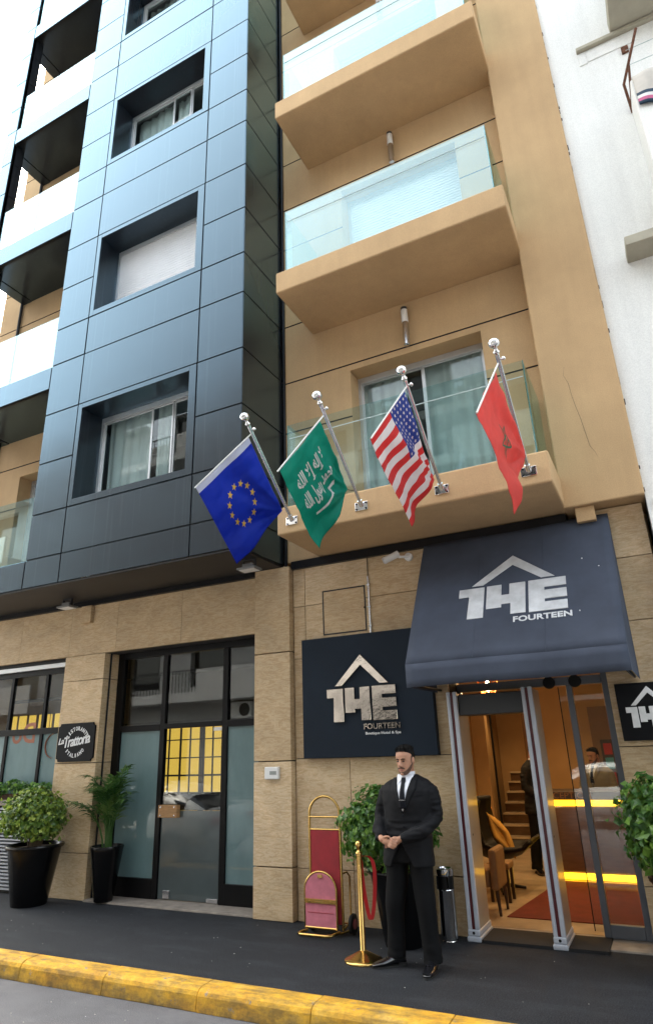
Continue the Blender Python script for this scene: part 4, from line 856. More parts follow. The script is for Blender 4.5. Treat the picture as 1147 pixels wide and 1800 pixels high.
# palm
pp = thing('potted_palm', 'feathery palm in a tall slim black pot in the restaurant doorway', 'potted plant', (-6.86, 7.02, .022))
pot((-6.86, 7.02), [(.03, .022), (.115, .022), (.118, .04), (.16, .30), (.205, .60), (.215, .645), (.21, .66), (.195, .66), (.185, .62), (.03, .60)], pp, (.185, .62))
rnd = random.Random(9)
for j in range(26):
    a = rnd.uniform(0, 6.283); rch = rnd.uniform(.12, .62); hgt = rnd.uniform(.45, .82) + (.16 if rch < .35 else 0)
    ex, ey = rch * math.cos(a), rch * math.sin(a) * .55 - .10
    ey = min(ey, .12)
    if j == 0: ex, ey, hgt = .36, -.05, 1.06
    if j == 1: ex, ey, hgt = .22, .05, 1.08
    if j == 2: ex, ey, hgt = -.6, -.15, .62
    b = Vector((-6.86 + rnd.uniform(-.05, .05), 7.02 + rnd.uniform(-.05, .05), .62)); pts = []
    for q in range(9):
        t = q / 8; pts.append(b + Vector((ex * t ** 1.7, ey * t ** 1.7, hgt * (1.35 * t - .42 * t ** 2.6) / .93 * (1 if t < .8 else 1 - (t - .8) * .35))))
    g = G().tube(pts, [.009 - .0008 * q for q in range(9)], 5)
    for q in range(4, 9):
        for h in (0, .33, .66):
            i0 = min(q, 8); p = pts[i0 - 1].lerp(pts[i0], h); ax = (pts[i0] - pts[i0 - 1]).normalized(); sd_ = ax.cross(Vector((0, 0, 1)))
            if sd_.length < .1: sd_ = Vector((1, 0, 0))
            sd_.normalize()
            for s in (-1, 1):
                L = rnd.uniform(.16, .26) * (1 - .35 * abs(q - 5.5) / 3); dd = (ax * .75 + sd_ * s * .75 + Vector((0, 0, rnd.uniform(-.15, .3)))).normalized(); wv = ax.cross(dd).normalized().cross(dd) * .011
                m1 = p + dd * L * .5 - Vector((0, 0, .01)); e = p + dd * L - Vector((0, 0, L * .35))
                if e.y > 7.28: e.y = 7.28
                if m1.y > 7.28: m1.y = 7.28
                g.add([p - wv * .4, p + wv * .4, m1 + wv, e, m1 - wv], [(0, 1, 2, 4), (4, 2, 3)])
    obj('frond', g, PALM, pp)
# luggage cart
ct = thing('luggage_cart', 'upright brass luggage cart with red and pink velvet panels', 'luggage cart', (-3.46, 6.6, 0))
hoop = lambda xa, xb, y, z0, zs_, zt, n=14: [(xa, y, z0), (xa, y, zs_)] + [((xa + xb) / 2 - (xb - xa) / 2 * math.cos(math.pi * k / n), y, zs_ + (zt - zs_) * math.sin(math.pi * k / n)) for k in range(1, n)] + [(xb, y, zs_), (xb, y, z0)]
obj('hoop', G().tube(hoop(-3.625, -3.265, 6.64, .05, 1.10, 1.277), .0135, 12), BRASS, ct, smooth=60)
obj('crossbar', G().tube([(-3.625, 6.64, 1.075), (-3.265, 6.64, 1.075)], .010, 10).tube([(-3.625, 6.64, .955), (-3.265, 6.64, .955)], .010, 10), BRASS, ct, smooth=60)
obj('back_panel', G().box(-3.61, -3.28, 6.632, 6.648, .10, .95), REDV, ct, bev=.004)
hp = hoop(-3.665, -3.305, 6.585, .07, .40, .57)
obj('flap', G().prism([(p[0], 6.578, p[2]) for p in hp], (0, .02, 0)), PINKV, ct, bev=.003)
obj('flap_rim', G().tube(hp, .011, 10).tube([(-3.665, 6.585, .07), (-3.305, 6.585, .07)], .012, 10), BRASS, ct, smooth=60)
obj('band', G().box(-3.66, -3.31, 6.568, 6.577, .285, .325), BRASS, ct, bev=.002)
for x in (-3.60, -3.37): obj('rivet', G().ell((x, 6.567, .305), (.008, .005, .008), 8), BRASS, ct)
obj('seam', G().box(-3.63, -3.34, 6.5755, 6.5785, .20, .206), REDV, ct)
obj('plate', G().box(-3.51, -3.455, 6.570, 6.577, .515, .545), BRASS, ct, bev=.002)
obj('base_rail', G().tube([(-3.66, 6.62, .035), (-3.70, 6.56, .03), (-3.70, 6.50, .028), (-3.66, 6.475, .028), (-3.38, 6.475, .028), (-3.34, 6.50, .028), (-3.30, 6.62, .035)], .0145, 10), BRASS, ct, smooth=60)
obj('side_guard', G().tube([(-3.26, 6.66, .55), (-3.235, 6.70, .56), (-3.215, 6.72, .52), (-3.215, 6.72, .10), (-3.23, 6.68, .04), (-3.28, 6.6, .03)], .010, 10).tube([(-3.265, 6.64, .05), (-3.24, 6.72, .10)], .009, 8), BRASS, ct, smooth=60)
for x in (-3.205, -3.655):
    wh = obj('wheel', G().lathe([(.02, -.022), (.07, -.022), (.088, -.014), (.092, 0), (.088, .014), (.07, .022), (.02, .022)], (x, 6.74, .093), 24, ax='x'), RUBBER, ct, smooth=50); obj('hub', G().lathe([(.01, -.026), (.045, -.026), (.05, 0), (.045, .026), (.01, .026)], (x, 6.74, .093), 18, ax='x'), REDV, wh, smooth=50)
obj('axle', G().tube([(-3.655, 6.74, .093), (-3.205, 6.74, .093)], .009, 8).tube([(-3.5, 6.64, .07), (-3.5, 6.74, .093)], .009, 8), BRASS, ct)
# stanchion
sp = thing('barrier_post', 'brass barrier post with red strap beside the man', 'barrier post', (-2.765, 6.0, 0))
obj('base', G().lathe([(.05, .0), (.168, .0), (.170, .012), (.164, .020), (.13, .032), (.085, .056), (.045, .074), (.030, .082)], (-2.765, 6.0, 0), 40), BRASS, sp, smooth=60)
obj('post', G().lathe([(.030, .078), (.0235, .085), (.0235, .82), (.028, .822), (.028, .838)], (-2.765, 6.0, 0), 24), BRASS, sp, smooth=50)
obj('finial', G().lathe([(.030, .838), (.030, .850), (.016, .862), (.013, .872), (.022, .884), (.030, .902), (.031, .918), (.026, .935), (.012, .946), (.003, .949)], (-2.765, 6.0, 0), 24), BRASS, sp, smooth=60)
sp_pts = [(-2.745, 6.03, .815), (-2.70, 6.09, .80), (-2.665, 6.10, .72), (-2.667, 6.10, .55), (-2.685, 6.09, .38), (-2.71, 6.08, .30), (-2.735, 6.075, .36), (-2.755, 6.05, .55), (-2.765, 6.03, .78)]
def ribbon(pts, w_, par, mt, name):
    g = G(); V = [Vector(p) for p in pts]; Q = []
    for i in range(len(V) - 1):
        for k in range(4):
            t = k / 4; a = V[max(i - 1, 0)]; b = V[i]; c_ = V[i + 1]; d_ = V[min(i + 2, len(V) - 1)]
            Q.append(.5 * ((2 * b) + (c_ - a) * t + (2 * a - 5 * b + 4 * c_ - d_) * t * t + (3 * b - a - 3 * c_ + d_) * t ** 3))
    Q.append(V[-1]); wd = Vector((.91, .42, 0)) * w_
    for i in range(len(Q) - 1): g.quad(Q[i] - wd, Q[i] + wd, Q[i + 1] + wd, Q[i + 1] - wd)
    return obj(name, g, mt, par, solid=.003)
ribbon(sp_pts, .017, sp, REDR, 'strap')
# ash bin
ab = thing('ash_bin', 'polished steel cylindrical ash bin left of the metal detector', 'bin', (-2.235, 6.83, 0))
obj('base', G().lathe([(.03, 0), (.072, 0), (.074, .012), (.068, .022)], (-2.235, 6.83, 0), 28), CHROME, ab, smooth=50)
obj('body', G().lathe([(.03, .02), (.082, .02), (.084, .43), (.087, .436), (.084, .442), (.03, .442)], (-2.235, 6.83, 0), 32), CHROME, ab, smooth=50)
obj('opening_band', G().lathe([(.03, .44), (.077, .44), (.077, .56), (.03, .56)], (-2.235, 6.83, 0), 28), BLACK, ab, smooth=50)
for a in (0, 1.57, 3.14, 4.71): obj('strut', G().box(-2.235 + .079 * math.cos(a + .6) - .007, -2.235 + .079 * math.cos(a + .6) + .007, 6.83 + .079 * math.sin(a + .6) - .007, 6.83 + .079 * math.sin(a + .6) + .007, .44, .56), CHROME, ab)
obj('lid', G().lathe([(.03, .556), (.085, .556), (.088, .575), (.088, .612), (.080, .618), (.074, .606), (.02, .60)], (-2.235, 6.83, 0), 32), CHROME, ab, smooth=50)
# metal detector
md = thing('metal_detector', 'walk-through metal detector with white and maroon edges in the entrance', 'metal detector', (-1.62, 7.1, .016))
for x in (-2.067, -1.285):
    pn = obj('side_panel', G().box(x + .004, x + .108, 6.915, 7.31, .09, 2.27), DETB, md, bev=.02, seg=3)
    obj('edge_trim', G().box(x, x + .038, 6.885, 6.925, .09, 2.28), DETW, pn, bev=.008); obj('edge_trim', G().box(x + .068, x + .11, 6.885, 6.925, .09, 2.28), DETW, pn, bev=.008)
    obj('edge_strip', G().box(x + .039, x + .067, 6.895, 6.925, .09, 2.27), MAROON, pn)
    obj('foot', G().prism([(x - .012, 6.865, .001), (x + .122, 6.865, .001), (x + .122, 7.335, .001), (x - .012, 7.335, .001)], (0, 0, .045)).box(x - .004, x + .114, 6.875, 7.325, .046, .10), DETW, md, bev=.012, seg=3)
    obj('socket_hole', G().lathe([(.013, 6.878), (.013, 6.8735)], (x + .055, 0, .075), 12, ax='y'), BLACK, md)
    obj('sensor_dot', G().lathe([(.010, x + .107), (.010, x + .1105)], (0, 7.0, .90), 10, ax='x'), BLACK, md)
obj('header', G().box(-1.955, -1.289, 6.93, 7.22, 2.035, 2.25), M('detector_header', (.035, .038, .042), .45), md, bev=.012)
tag(obj('door_mat', G().box(-1.94, -.83, 6.87, 7.325, .001, .026), M('mat', (.016, .016, .017), .95, bump=.5, bs=200)), 'black rubber mat under the metal detector', 'mat')

# ================================================================== PEOPLE
def voxel(g, size, it=6, fac=.5):
    me = mesh('tmp', g, []); o = bpy.data.objects.new('tmp', me); COL.objects.link(o)
    r = o.modifiers.new('r', 'REMESH'); r.mode = 'VOXEL'; r.voxel_size = size
    s = o.modifiers.new('s', 'SMOOTH'); s.iterations = it; s.factor = fac
    dg = bpy.context.evaluated_depsgraph_get(); out = bpy.data.meshes.new_from_object(o.evaluated_get(dg))
    bpy.data.objects.remove(o); bpy.data.meshes.remove(me)
    out.polygons.foreach_set('use_smooth', [True] * len(out.polygons)); return out
def mobj(name, me, mt, parent):
    me.name = name; me.materials.clear(); me.materials.append(mt); o = bpy.data.objects.new(name, me); COL.objects.link(o); setp(o, parent); return o
def interp(tab, z):
    if z <= tab[0][0]: return tab[0][1:]
    for a, b in zip(tab[:-1], tab[1:]):
        if z <= b[0]:
            t = (z - a[0]) / (b[0] - a[0]); t = t * t * (3 - 2 * t) * .5 + t * .5
            return tuple(p + (q - p) * t for p, q in zip(a[1:], b[1:]))
    return tab[-1][1:]
def loft(g, rings, n=32, ex=2.3):
    V = []; F = []
    for c, a, b in rings:
        for j in range(n):
            t = 2 * math.pi * j / n; cx, sy = math.cos(t), math.sin(t)
            V.append((c[0] + a * math.copysign(abs(cx) ** (2 / ex), cx), c[1] + b * math.copysign(abs(sy) ** (2 / ex), sy), c[2]))
    for i in range(len(rings) - 1):
        for j in range(n): F.append((i * n + j, i * n + (j + 1) % n, (i + 1) * n + (j + 1) % n, (i + 1) * n + j))
    F += [tuple(range(n - 1, -1, -1)), tuple((len(rings) - 1) * n + j for j in range(n))]
    return g.add(V, F)
JT = [(.765, -.02, .012, .232, .150), (.86, -.02, .01, .232, .152), (.96, -.015, .006, .222, .148), (1.08, -.005, .004, .207, .140), (1.20, .008, .004, .222, .148), (1.30, .016, .006, .238, .152), (1.38, .020, .012, .243, .143), (1.43, .022, .020, .228, .120), (1.465, .024, .024, .180, .095), (1.495, .026, .026, .110, .078), (1.51, .027, .026, .085, .070)]   # z, cx, cy, half width, half depth
def jf(x, z, off=0):
    cx, cy, a, b = interp(JT, z); t = min(.97, abs(x - cx) / a)
    return Vector((x, cy - b * (1 - t ** 2.3) ** (1 / 2.3) - off, z))
def make_person(loc, label):
    pr = thing('person', label, 'person', loc); X0, Y0, Z0 = loc
    T = Matrix.Translation(loc)
    def put(name, g, mt, par=pr, **k): return obj(name, g.xf(T), mt, par, **k)
    # --- head frame
    hm = Matrix.Translation((.034, -.012, 1.517)) @ Matrix.Rotation(R(-15), 4, 'Z') @ Matrix.Rotation(R(9), 4, 'X')
    HT = [(0, .030, -.080, -.030), (.012, .042, -.088, .0), (.03, .053, -.091, .030), (.055, .066, -.089, .060), (.085, .073, -.088, .078), (.115, .077, -.087, .088), (.145, .0795, -.088, .092), (.175, .078, -.085, .089), (.20, .069, -.072, .078), (.22, .048, -.048, .058), (.232, .022, -.018, .026)]
    def hs(t, z, k=1.0, dz=0):
        w_, f, b = interp(HT, z); cy = (f + b) / 2; d = (b - f) / 2; cx, sy = math.cos(t), math.sin(t)
        return Vector((w_ * k * math.copysign(abs(cx) ** .87, cx), cy + d * k * math.copysign(abs(sy) ** .87, sy), z + dz))
    hg = G(); V = []; F = []; n = 32
    zs_ = [0, .012, .03, .055, .07, .085, .10, .115, .13, .145, .16, .175, .19, .20, .21, .22, .232]
    for z in zs_:
        for j in range(n):
            p = hs(2 * math.pi * j / n, z)
            for sx in (-1, 1):
                d2 = ((p.x - sx * .032) / .020) ** 2 + ((p.z - .122) / .013) ** 2
                if p.y < 0: p.y += .010 * math.exp(-d2)
            V.append(p)
    for i in range(len(zs_) - 1):
        for j in range(n): F.append((i * n + j, i * n + (j + 1) % n, (i + 1) * n + (j + 1) % n, (i + 1) * n + j))
    F += [tuple(range(n - 1, -1, -1)), tuple((len(zs_) - 1) * n + j for j in range(n))]
    hg.add(V, F)
    hg.tube([(0, -.080, .132), (0, -.094, .112), (0, -.108, .090), (0, -.100, .080)], [.008, .010, .014, .010], 10)
    for sx in (-1, 1): hg.ell((sx * .012, -.097, .084), (.009, .010, .008), 8).ell((sx * .0765, .012, .112), (.010, .020, .032), 10).tube([(sx * .012, -.088, .136), (sx * .048, -.074, .138)], .007, 8)
    hg.ell((0, -.088, .012), (.020, .012, .014), 10); hg.xf(hm)
    bg_ = G(); bg_.add(hg.v, hg.f)
    loft(bg_, [((.027, .02, 1.42), .07, .068), ((.028, .016, 1.48), .060, .062), ((.031, .012, 1.53), .055, .060), ((.034, .012, 1.60), .05, .058)], 20, 2.0)
    loft(bg_, [((c[0], c[1], z), c[2] * .80, c[3] * .80) for z, *c in JT if z > .8] , 24)
    legs = {-1: [(-.105, .01, .93), (-.135, .005, .70), (-.175, .0, .47), (-.200, .03, .09)], 1: [(.075, .01, .93), (.095, -.005, .70), (.118, -.02, .47), (.138, -.015, .09)]}
    arms = {-1: [(-.172, .022, 1.385), (-.232, .03, 1.27), (-.268, .025, 1.145), (-.248, -.10, 1.06), (-.190, -.192, 1.003)], 1: [(.212, .022, 1.385), (.245, .03, 1.27), (.258, .02, 1.15), (.18, -.12, 1.052), (-.005, -.192, 1.0)]}
    for s in (-1, 1):
        bg_.tube(legs[s], [.075, .07, .05, .035], 14); bg_.tube(arms[s], [.05, .048, .04, .036, .027], 12)
    # right hand (over) and left hand (under)
    d = Vector((.93, -.12, -.33)).normalized(); uz = Vector((.30, .05, .95)).normalized(); nn = d.cross(uz).normalized()
    rm = Matrix((d, uz, nn)).transposed()
    bg_.tube([(-.215, -.175, 1.02), (-.18, -.205, 1.0), (-.155, -.222, .992)], [.026, .026, .03], 10); bg_.ell((-.140, -.228, .988), (.044, .034, .016), 14, rot=rm)
    for k, (o_, L) in enumerate(((.030, .066), (.011, .074), (-.009, .070), (-.027, .056))):
        b = Vector((-.140, -.228, .988)) + d * .040 + uz * o_; e1 = b + d * L * .5 + Vector((0, -.010, 0)); e2 = b + d * L * .85 + Vector((0, .004, -.004)); e3 = b + d * L + Vector((0, .020, -.006))
        bg_.tube([b, e1, e2, e3], [.0095, .0092, .0085, .007], 8)
    bg_.tube([Vector((-.160, -.226, 1.005)), Vector((-.134, -.240, 1.020)), Vector((-.104, -.242, 1.022)), Vector((-.084, -.240, 1.016))], [.012, .011, .0095, .007], 8)
    bg_.tube([(-.0, -.185, 1.0), (-.04, -.198, .99)], [.027, .027], 10); bg_.ell((-.055, -.198, .985), (.048, .016, .036), 14)
    for k in range(4): bg_.tube([(-.085, -.198, 1.005 - k * .018), (-.125, -.196, .985 - k * .017), (-.155, -.200, .965 - k * .012)], [.009, .009, .007], 8)
    mb = voxel(bg_, .0062, 3); mb.transform(T); mobj('body', mb, SKIN, pr)
    # --- jacket
    jg = G(); loft(jg, [((c[0], c[1], z), c[2], c[3]) for z, *c in JT], 40)
    for s in (-1, 1):
        jg.tube(arms[s], [.080, .073, .064, .058, .044], 16)
        a = arms[s][0]; jg.ell((a[0] + s * .01, a[1], a[2] - .005), (.062, .078, .046), 14)
    mj = voxel(jg, .0095, 5)
    for v in mj.vertices:
        p = v.co; nrm = v.normal
        arm = abs(p.x - .02) > .225 or (p.y < -.10 and p.z < 1.14 and p.z > .92)
        q = Vector((p.x * 7, p.y * 7, p.z * (30 if arm else 9)))
        v.co = p + nrm * ((.011 if arm else .005) * noise.noise(q) + .003 * noise.noise(q * 2.6))
        if p.y < .02 and p.z < .955:
            gw = .012 + (.955 - p.z) * .42 * (1 + (.955 - p.z) * 1.2)
            if abs(p.x + .035) < gw and p.y > -.165: v.co.y += .13
    mj.transform(T); jk = mobj('jacket', mj, SUIT, pr)
    # shirt, tie, lapels laid on the jacket front
    vx = lambda z: .016 + (z - 1.215) * .01; hw = lambda z: .004 + max(0, z - 1.215) * .265
    g = G().grid(lambda u, v: jf(vx(1.215 + .297 * v) + (u - .5) * 2 * hw(1.215 + .297 * v), 1.215 + .297 * v, .010), 8, 16); put('shirt_front', g, SHIRT, solid=.004, smooth=180)
    g = G(); loft(g, [((.028, .016, 1.475), .072, .074), ((.029, .014, 1.50), .064, .069), ((.031, .013, 1.535), .060, .066), ((.031, .013, 1.536), .054, .06)], 24, 2.0); put('shirt_collar', g, SHIRT, smooth=60)
    for s in (-1, 1): put('collar_point', G().prism([jf(.020 + s * .006, 1.49, .022), jf(.020 + s * .062, 1.495, .006), jf(.020 + s * .052, 1.435, .016)], (0, -.004, 0)), SHIRT)
    tw = lambda v: .020 - .004 * v if v < .14 else .016 + .018 * (v - .14)
    g = G().grid(lambda u, v: jf(.018 + (u - .5) * 2 * tw(v), 1.485 - .25 * v, .017 + (.006 if v < .12 else 0)), 4, 16); put('tie', g, TIE, solid=.006, smooth=60)
    put('tie_clip', G().box(-.012, .050, jf(.02, 1.305, .026).y, jf(.02, 1.305, .021).y, 1.300, 1.309), CHROME)
    for s in (-1, 1):
        g = G(); g.grid(lambda u, v: jf(vx(1.205 + .28 * v) + s * (hw(1.205 + .28 * v) * .95 + u * (.012 + .052 * min(1, v * 1.6) * (1 if v < .74 else 1.0 - (v - .74) * 1.3))), 1.205 + .28 * v, .013 - .006 * u), 4, 16)
        put('lapel', g, SUIT, solid=.006, smooth=60)
    for z in (1.18, 1.09): put('button', G().lathe([(.010, 0), (.010, -.004), (.006, -.005)], (.012, jf(.012, z, .004).y, z), 12, ax='y'), TIE)
    put('pocket', G().grid(lambda u, v: jf(.115 + .085 * u, 1.335 + .014 * v + .012 * u, .005), 4, 1), SUIT, solid=.004)
    # --- trousers
    tg = G(); loft(tg, [((-.015, .01, .80), .190, .128), ((-.015, .008, .90), .192, .132), ((-.012, .006, 1.0), .175, .12)], 32, 2.4)
    for s in (-1, 1):
        L = legs[s]; tg.tube([(L[0][0], .01, .92), (L[1][0] * .97, L[1][1], .78), (L[1][0] * 1.06, L[1][1], .64), (L[2][0], L[2][1], .46), ((L[2][0] + L[3][0]) / 2, (L[2][1] + L[3][1]) / 2 + .012, .26), (L[3][0], L[3][1] + .008, .105), (L[3][0], L[3][1] + .006, .055)], [.100, .104, .096, .084, .078, .079, .083], 18)
    mt_ = voxel(tg, .010, 5)
    for v in mt_.vertices:
        p = v.co; side = -1 if p.x < -.02 else 1; k = max(0, .34 - p.z) / .34
        v.co = p + v.normal * (.010 * k * noise.noise(Vector((p.x * 8, p.y * 8, p.z * 26))) + .005 * noise.noise(Vector((p.x * 9, p.y * 9, p.z * 5))))
    mt_.transform(T); mobj('trousers', mt_, TROU, pr)
    # --- shoes
    for s, ang in ((-1, R(-48)), (1, R(4))):
        L = legs[s][3]; g = G()
        sec = [(.085, .030, .055, .0), (.07, .036, .085, .0), (.03, .038, .098, .0), (-.02, .040, .095, .0), (-.07, .045, .072, .0), (-.12, .049, .056, .0), (-.17, .046, .046, .0), (-.205, .034, .036, .0), (-.222, .014, .022, .006)]
        V = []; n = 14
        for yy, w_, h, zb in sec:
            for j in range(n):
                t = 2 * math.pi * j / n; c_, s_ = math.cos(t), math.sin(t)
                V.append((w_ * math.copysign(abs(c_) ** .8, c_), yy, zb + .014 + (h - .014) * (.5 + .5 * math.copysign(abs(s_) ** .75, s_))))
        F = [(i * n + j, i * n + (j + 1) % n, (i + 1) * n + (j + 1) % n, (i + 1) * n + j) for i in range(len(sec) - 1) for j in range(n)] + [tuple(range(n - 1, -1, -1)), tuple((len(sec) - 1) * n + j for j in range(n))]
        g.add(V, F); rm_ = Matrix.Translation((L[0], L[1] - .012, 0)) @ Matrix.Rotation(ang, 4, 'Z'); g.xf(rm_)
        sh = put('shoe', g, SHOE, smooth=180, sub=1)
        so_ = G().prism([(.048 * math.cos(a) * (1 if math.sin(a) > 0 else 1.02), .04 * math.sin(a) + .045 if math.sin(a) > 0 else -.1 + .125 * math.sin(a), .0) for a in [q / 24 * 6.283 for q in range(24)]], (0, 0, .014)).box(-.034, .034, .01, .082, .0005, .026); so_.xf(rm_); put('sole', so_, RUBBER, sh)
        lc = G()
        for k in range(4): lc.tube([(-.018, -.035 - k * .018, .090 - k * .008), (0, -.036 - k * .018, .098 - k * .0085), (.018, -.035 - k * .018, .090 - k * .008)], .0028, 5)
        lc.xf(rm_); put('laces', lc, TIE, sh)
    # --- face details, hair
    def hput(name, g, mt, **k): g.xf(hm); return put(name, g, mt, **k)
    for sx in (-1, 1): hput('eye', G().ell((sx * .031, -.0805, .1205), (.0135, .006, .006), 10), EYEB, smooth=180)
    for sx in (-1, 1): hput('eyebrow', G().tube([(sx * .013, -.0945, .1385), (sx * .030, -.091, .1435), (sx * .050, -.074, .139)], [.0045, .005, .003], 6), HAIR, smooth=180)
    hput('lips', G().ell((0, -.0895, .0525), (.024, .008, .0045), 12).ell((0, -.0885, .0435), (.020, .008, .005), 12), LIP, smooth=180)
    g = G().grid(lambda u, v: hs(math.pi * (1.0 + u), .004 + v * (.026 + .075 * abs(2 * u - 1) ** 2.2), 1.035), 28, 8); g.grid(lambda u, v: hs(math.pi * (1.34 + .32 * u), .062 + .012 * v - .008 * abs(2 * u - 1), 1.04), 8, 2)
    hput('beard', g, BEARD, smooth=180, solid=.002)
    g = G()
    def hair(u, v):
        t = 2 * math.pi * u; fr_ = max(0, -math.sin(t)); z0 = .135 + .068 * fr_ ** .35 - .04 * max(0, math.sin(t)); z = z0 + (.232 - z0) * v
        nz = noise.noise(Vector((math.cos(t) * 9, math.sin(t) * 9, z * 40)))
        return hs(t, z, 1.012 + .028 * v + .025 * nz * v, .001 + .018 * v * v + .008 * nz * v)
    g.grid(hair, 48, 12); rnd = random.Random(4)
    for _ in range(260):
        t = rnd.uniform(0, 6.283); z = rnd.uniform(.195, .231); p = hs(t, z, 1.04); d_ = Vector((p.x * 2.0 + rnd.gauss(0, .05), p.y * 1.2 - .06 + rnd.gauss(0, .05), .14)).normalized(); e = p + Vector((0, 0, .012)) + d_ * rnd.uniform(.012, .026)
        wv = d_.cross(Vector((rnd.gauss(0, 1), rnd.gauss(0, 1), 0))).normalized() * .004; g.add([p - wv, p + wv, e], [(0, 1, 2)])
    hput('hair', g, HAIR, smooth=180)
    g = G().grid(lambda u, v: hs(math.pi * (-.07 + 1.14 * u), .098 + .06 * v, 1.010 + .004 * noise.noise(Vector((u * 30, v * 9, 0)))), 40, 6); hput('hair_fade', g, BEARD, smooth=180)
    put('ring', G().tube([(-.078 + .0105 * math.cos(a) * .3, -.240 + .0 + .0105 * math.sin(a), .958 + .0105 * math.cos(a)) for a in [q / 12 * 6.283 for q in range(12)]], .0022, 6, closed=True), CHROME, smooth=60)
    return pr
man = make_person((-2.25, 5.965, 0.0), 'man in black suit and tie standing with clasped hands on the pavement')
g2 = copytree(man); tag(g2, 'man in dark suit standing in the lobby, half hidden by the detector', 'person'); g2.location = (-1.93, 10.55, .02); g2.rotation_euler.z = R(70); g2.scale = (.98, .98, .98)
g3 = copytree(man); tag(g3, 'receptionist in pale clothes behind the lit desk', 'person'); g3.location = (-1.12, 11.0, .02); g3.rotation_euler.z = R(-25); g3.scale = (.94, .94, .92)
for ch in g3.children:
    if ch.name.startswith(('jacket', 'lapel', 'pocket')): ch.material_slots[0].link = 'OBJECT'; ch.material_slots[0].material = M('khaki_jacket', (.20, .17, .10), .8)

# ================================================================== ACROSS THE STREET (seen only in reflections)
ob = thing('apartment_building', 'pale apartment block across the street, mirrored in the shop windows', 'building', (-10, -9, 0))
OY = -6.6; OH = 14.5; hl = []
for k in range(4):
    for j in range(14): hl.append((-34 + j * 3.4, -32.2 + j * 3.4, 4.3 + 3.1 * k, 6.5 + 3.1 * k, -.3))
for j in range(8): hl.append((-33 + j * 6, -29 + j * 6, .1, 2.9, -.3))
OW = stucco('opposite_plaster', (.46, .46, .46), .15, .12)
obj('wall', wall(-36, 14, -.1, OH, OY, hl, depth=-.3).box(-36, 14, -12, OY - .32, -.1, OH), OW, ob)
g = G()
for h in hl: g.box(h[0], h[1], OY - .315, OY - .29, h[2], h[3])
obj('windows', g, M('opposite_window', (.02, .022, .026), .1), ob, kind='stuff')
for k in range(4):
    z = 3.95 + 3.1 * k
    for j in range(4):
        x0 = -33.5 + j * 11.5
        bs = obj('balcony_slab', G().box(x0, x0 + 9, OY, OY + 1.15, z - .35, z), OW, ob, bev=.02)
        obj('parapet', G().box(x0, x0 + 3, OY + 1.05, OY + 1.15, z, z + .85).box(x0 + 6.2, x0 + 9, OY + 1.05, OY + 1.15, z, z + .85), OW, bs)
        g = G().box(x0 + 3, x0 + 6.2, OY + 1.08, OY + 1.12, z + .82, z + .86)
        for q in range(20): g.box(x0 + 3.1 + q * .16, x0 + 3.125 + q * .16, OY + 1.09, OY + 1.11, z, z + .82)
        obj('railing', g, BLACK, bs)
ac_ = thing('air_conditioner', 'white air conditioner on the facade across the street', 'air conditioner', (-14.2, OY, 2.6))
obj('casing', G().box(-14.7, -13.8, OY, OY + .35, 2.95, 3.55), WHITEP, ac_, bev=.02); obj('fan', G().lathe([(.02, OY + .351), (.24, OY + .351), (.24, OY + .355)], (-14.1, 0, 3.25), 24, ax='y'), BLACK, ac_)
CARP = M('white_car_paint', (.70, .71, .72), .25, var=.03, coat=1); CARG = M('car_window', (.012, .014, .016), .06, coat=1)
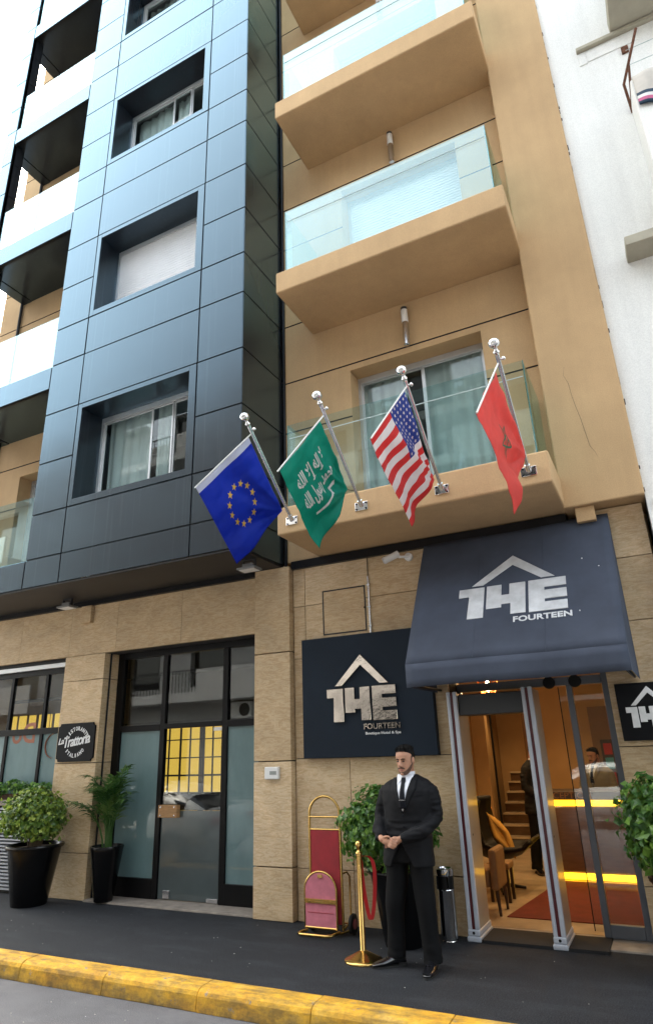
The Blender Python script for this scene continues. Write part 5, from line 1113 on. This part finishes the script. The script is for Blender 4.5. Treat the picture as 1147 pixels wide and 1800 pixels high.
def make_car(loc, label):
    cr = thing('parked_car', label, 'car', loc, 'white cars parked along the kerbs'); T = Matrix.Translation(loc)
    sec = [(-2.15, .30, .50, .55, .62, .60), (-2.05, .22, .62, .68, .78, .70), (-1.6, .20, .72, .78, .84, .74), (-1.0, .20, .80, .86, .88, .72), (-.35, .20, .84, 1.32, .89, .60), (.2, .20, .86, 1.42, .89, .60), (.9, .20, .88, 1.40, .89, .60), (1.5, .22, .88, 1.18, .87, .62), (1.9, .24, .86, .95, .82, .66), (2.1, .32, .74, .80, .72, .62)]
    g = G(); V = []; n = 10
    for x, zb, zm, zt, w_, wr in sec:
        V += [(x, -w_ * .92, zb), (x, -w_, (zb + zm) / 2), (x, -w_ * .97, zm), (x, -wr, zt - .02), (x, -wr * .6, zt), (x, wr * .6, zt), (x, wr, zt - .02), (x, w_ * .97, zm), (x, w_, (zb + zm) / 2), (x, w_ * .92, zb)]
    F = []; mi = []
    for i in range(len(sec) - 1):
        for j in range(n):
            F.append((i * n + j, i * n + (j + 1) % n, (i + 1) * n + (j + 1) % n, (i + 1) * n + j)); mi.append(1 if (j in (2, 6) and 3 <= i <= 6) or (j in (3, 4, 5) and i in (3, 7)) else 0)
    g.v = V; g.f = F + [tuple(range(n - 1, -1, -1)), tuple((len(sec) - 1) * n + j for j in range(n))]; g.m = mi + [0, 0]
    obj('body', g.xf(T), [CARP, CARG], cr, smooth=40, sub=2)
    for x in (-1.35, 1.3):
        for y in (-.80, .80):
            wl = obj('wheel', G().lathe([(.05, -.09), (.26, -.10), (.31, -.08), (.315, 0), (.31, .08), (.26, .10), (.05, .09)], (x, y, .315), 24, ax='y').xf(T), RUBBER, cr, smooth=40); obj('rim', G().lathe([(.03, -.105), (.21, -.11), (.21, .11), (.03, .105)], (x, y, .315), 20, ax='y').xf(T), STEEL, wl, smooth=40)
    for y in (-.55, .55): obj('headlight', G().ell((-2.06, y, .62), (.08, .17, .07), 12).xf(T), CHROME, cr, smooth=180); obj('tail_light', G().ell((2.05, y, .74), (.05, .16, .08), 12).xf(T), REDR, cr, smooth=180)
    return cr
c1 = make_car((-9.6, 3.75, -.15), 'white car parked at the hotel kerb, mirrored in the restaurant door')
c2 = copytree(c1); c2.location = (-1.9, -2.9, -.15); c2['label'] = 'white car parked across the street, mirrored in the entrance glass'
SC.render.engine = 'CYCLES'
